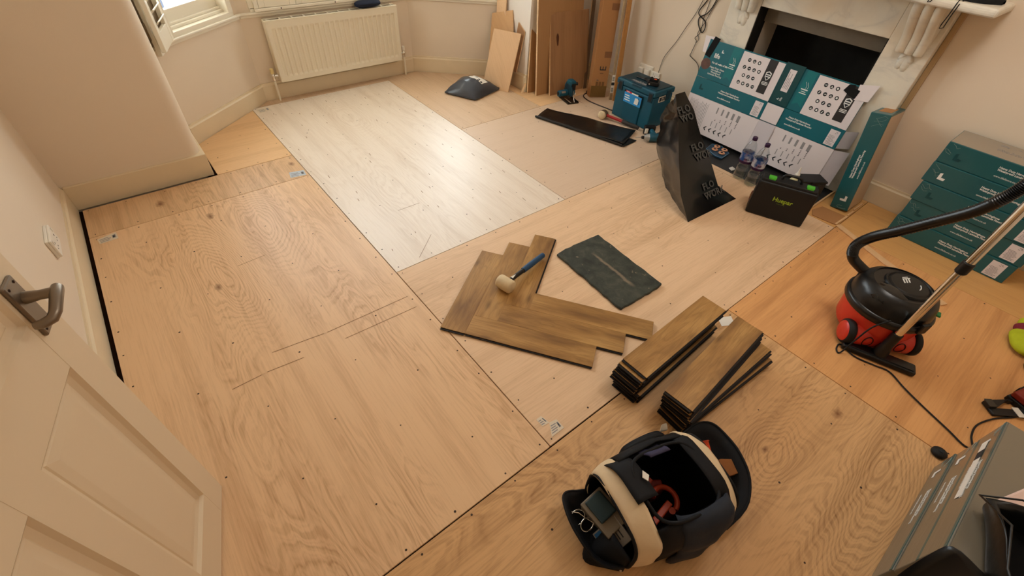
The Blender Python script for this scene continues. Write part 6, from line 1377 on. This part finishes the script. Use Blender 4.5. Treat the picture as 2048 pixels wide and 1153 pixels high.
t, n = offcut('knotted reddish plywood board leaning in front of the tallest board', [(3.008, 3.072, 0.001), (3.450, 3.040, 0.001), (3.476, 3.170, 0.640), (3.024, 3.180, 0.652)], 0.015, P_l3)
kn = Vector((3.008, 3.072, 0.001)).lerp(Vector((3.450, 3.04, 0.001)), 0.20) + (Vector((3.024, 3.198, 0.652)) - Vector((3.008, 3.072, 0.001))) * 0.68
b = MB(); Mk = basis(kn + n * 0.0004, Vector((1, -0.03, 0)), Vector((0.0, 0.19, 0.98))); b.prism([(0.013 * math.cos(a) * (1 + 0.2 * math.sin(3 * a)), 0.050 * math.sin(a)) for a in [k * 2 * PI / 14 for k in range(14)]], 0, 0.0005, Mk); b.build('knot', plain('dark_knot', srgb(96, 52, 26), 0.6, var=0.3, vscale=60), t)
offcut('thin dark grey strip standing between the knotted board and the tall cardboard box', [(3.404, 3.035, 0.001), (3.442, 3.030, 0.001), (3.595, 3.215, 0.72), (3.555, 3.220, 0.72)], 0.008, plain('grey_laminate_strip', srgb(112, 88, 66), 0.5))
b = MB(); b.slab([(2.815, 3.262, 0.001), (2.832, 3.250, 0.001), (2.880, 3.268, 0.075), (2.868, 3.278, 0.075)], (0.003, 0.006, 0)); tag(b.build('timber_sliver', M_ply_edge), 'short pale timber sliver propped at the foot of the slant-topped offcut', 'sliver')
# tall cardboard box, two loose timber trims
cbx = thing('cardboard_box', 'tall narrow brown cardboard box leaning upright by the far right corner', 'box', (3.37, 2.86, 0))
cu = Vector((0.090, 0.100, 0.80)).normalized(); cx_ = Vector((0.886, -0.463, 0)); cx_ = (cx_ - cu * cx_.dot(cu)).normalized(); MCB = basis((3.300, 2.846, 0.004), cx_, cu)   # x across the front, y up the box, z out of the front face
b = MB(); b.box(0, 0.152, 0, 1.32, -0.085, 0, MCB); b.build('box_body', M_cardb, cbx, bevel=0.003)
b = MB(); b.box(0.001, 0.151, 0.004, 0.100, 0.0004, 0.0010, MCB); b.build('bottom_tape', plain('brown_parcel_tape', srgb(122, 92, 50), 0.25, spec=0.5), cbx)
M_stamp = plain('darker_card_print', srgb(136, 94, 60), 0.8)
for y0, y1 in ((0.335, 0.385), (0.70, 0.75)):
    b = MB(); b.box(0.085, 0.151, y0, y1, 0.0004, 0.001, MCB); b.build('stamp_panel', M_stamp, cbx)
text('printed_lettering', 'E', MCB @ Matrix.Translation((0.058, 0.225, 0.0008)) @ Matrix.Rotation(PI / 2, 4, 'Z') @ Matrix.Translation((0, -0.060, 0)), 0.085, M_ink, cbx)
b = MB(); b.box(0.066, 0.098, 0.205, 0.2085, 0.0006, 0.0010, MCB); b.build('printed_bar', M_ink, cbx)
b = MB(); b.box(0.044, 0.062, 0.146, 0.151, 0.0012, 0.002, MCB); b.build('staple', M_metal, cbx)
b = MB()
for k in range(3): b.box(0.040 + 0.030 * k, 0.062 + 0.030 * k, 0.095, 0.135, 0.0006, 0.0009, MCB)
b.build('printed_marks', plain('faint_card_print', srgb(120, 84, 46), 0.8), cbx)
def trim_len(name, label, base, top, w_, th, mat, stickers=False):
    t = thing(name, label, 'trim', base, group='timber trims leaning beside the cardboard box'); up = (Vector(top) - Vector(base)); L = up.length; up.normalize(); xx = Vector((0.80, -0.60, 0)); xx = (xx - up * xx.dot(up)).normalized(); M = basis(base, xx, up)
    b = MB(); b.prism([(0, -th), (w_, -th), (w_, -0.004), (w_ - 0.004, 0), (0.004, 0), (0, -0.004)], 0, L, M @ Matrix(((1, 0, 0, 0), (0, 0, 1, 0), (0, 1, 0, 0), (0, 0, 0, 1)))); b.build('moulding', mat, t)
    if stickers:
        for (y0, y1, m_) in ((0.060, 0.125, M_paper), (0.128, 0.150, M_ink), (0.153, 0.215, M_paper)):
            b = MB(); b.box(-0.001, w_ + 0.002, y0, y1, 0.0006, 0.0014, M); b.build('barcode_sticker', m_, t)
            if m_ is M_paper:
                b = MB()
                for k in range(6): b.box(0.003, w_ - 0.003, y0 + 0.012 + 0.006 * k, y0 + 0.015 + 0.006 * k, 0.0016, 0.002, M)
                b.build('barcode_print', M_ink, t)
trim_len('timber_trim', 'pale timber trim with white barcode stickers leaning right of the cardboard box', (3.425, 2.712, 0.001), (3.470, 2.835, 1.30), 0.024, 0.018, plain('pale_grey_timber', srgb(168, 144, 110), 0.6, var=0.15, vscale=30), True)
trim_len('timber_trim', 'golden brown timber trim leaning furthest right beside the barcode trim', (3.434, 2.676, 0.001), (3.500, 2.820, 1.30), 0.040, 0.020, plain('golden_timber', srgb(176, 122, 62), 0.55, var=0.2, vscale=24))
lc = thing('charger_lead', 'brown lead running on the floor from behind the cardboard box to the tool case', 'lead', (3.25, 2.7, 0))
b = MB(); b.tube(spline([(3.36, 2.93, 0.005), (3.315, 2.925, 0.005), (3.262, 2.885, 0.005), (3.235, 2.800, 0.005), (3.235, 2.72, 0.005), (3.25, 2.60, 0.005), (3.262, 2.53, 0.005), (3.30, 2.507, 0.005)], 8), 0.0048, 8); b.build('cable', plain('dark_brown_flex', srgb(44, 32, 28), 0.5), lc, smooth=70)
b = MB(); b.box(-0.02, 0.02, -0.012, 0.012, 0.001, 0.022, Matrix.Translation((3.375, 2.935, 0))); b.build('plug', M_rubber, lc, bevel=0.004)

# ------------------------------------------------------------------ grey mailing bag
mb = thing('mailing_bag', 'puffed dark grey plastic mailing bag with white address label in front of the leaning offcuts', 'parcel', (2.43, 3.53, 0))
Pm = [Vector((2.205, 3.610, 0)), Vector((2.345, 3.330, 0)), Vector((2.690, 3.425, 0)), Vector((2.520, 3.745, 0))]
def mz(f, g): return 0.125 * (math.sin(PI * min(1, max(0, f))) * math.sin(PI * min(1, max(0, g)))) ** 0.5
top_, bot_ = [], []
for i in range(21):
    f = i / 20; rt, rb_ = [], []
    for j in range(25):
        g = j / 24; p = Pm[0].lerp(Pm[1], f).lerp(Pm[3].lerp(Pm[2], f), g); nz = mnoise.noise(Vector((p.x * 12, p.y * 12, 3))) * 0.012 + mnoise.noise(Vector((p.x * 30, p.y * 26, 1))) * 0.005
        h = mz(f, g); ed = min(f, 1 - f, g, 1 - g); rt.append((p.x, p.y, 0.010 + 0.022 * max(0, 1 - ed * 9) * abs(g - 0.5) + h + nz * min(1, ed * 8))); rb_.append((p.x, p.y, max(0.001, 0.008 * max(0, 1 - ed * 10) + 0.001)))
    top_.append(rt); bot_.append(rb_)
b = MB(); b.grid(top_); b.grid(bot_); b.grid([top_[0], bot_[0]]); b.grid([top_[-1], bot_[-1]]); b.grid([[r[0] for r in top_], [r[0] for r in bot_]]); b.grid([[r[-1] for r in top_], [r[-1] for r in bot_]])
b.build('bag_film', plain('grey_mailer_film', srgb(62, 66, 74), 0.26, spec=0.5, bump=0.25, bscale=25), mb, smooth=60)
lb = []
for i in range(5): lb.append([(lambda v: (v[0], v[1], v[2] + 0.002))(top_[9 + i * 2][11 + j * 2]) for j in range(4)])
b = MB(); b.grid(lb); b.build('address_label', M_paper, mb, smooth=60)
a_, c_ = lb[3], lb[1]
b = MB(); b.grid([[(p[0], p[1], p[2] + 0.001) for p in (lb[3][0], lb[3][1])], [(p[0], p[1], p[2] + 0.001) for p in (Vector(lb[3][0]).lerp(Vector(lb[2][0]), 0.5), Vector(lb[3][1]).lerp(Vector(lb[2][1]), 0.5))]]); b.build('label_print', M_ink, mb)
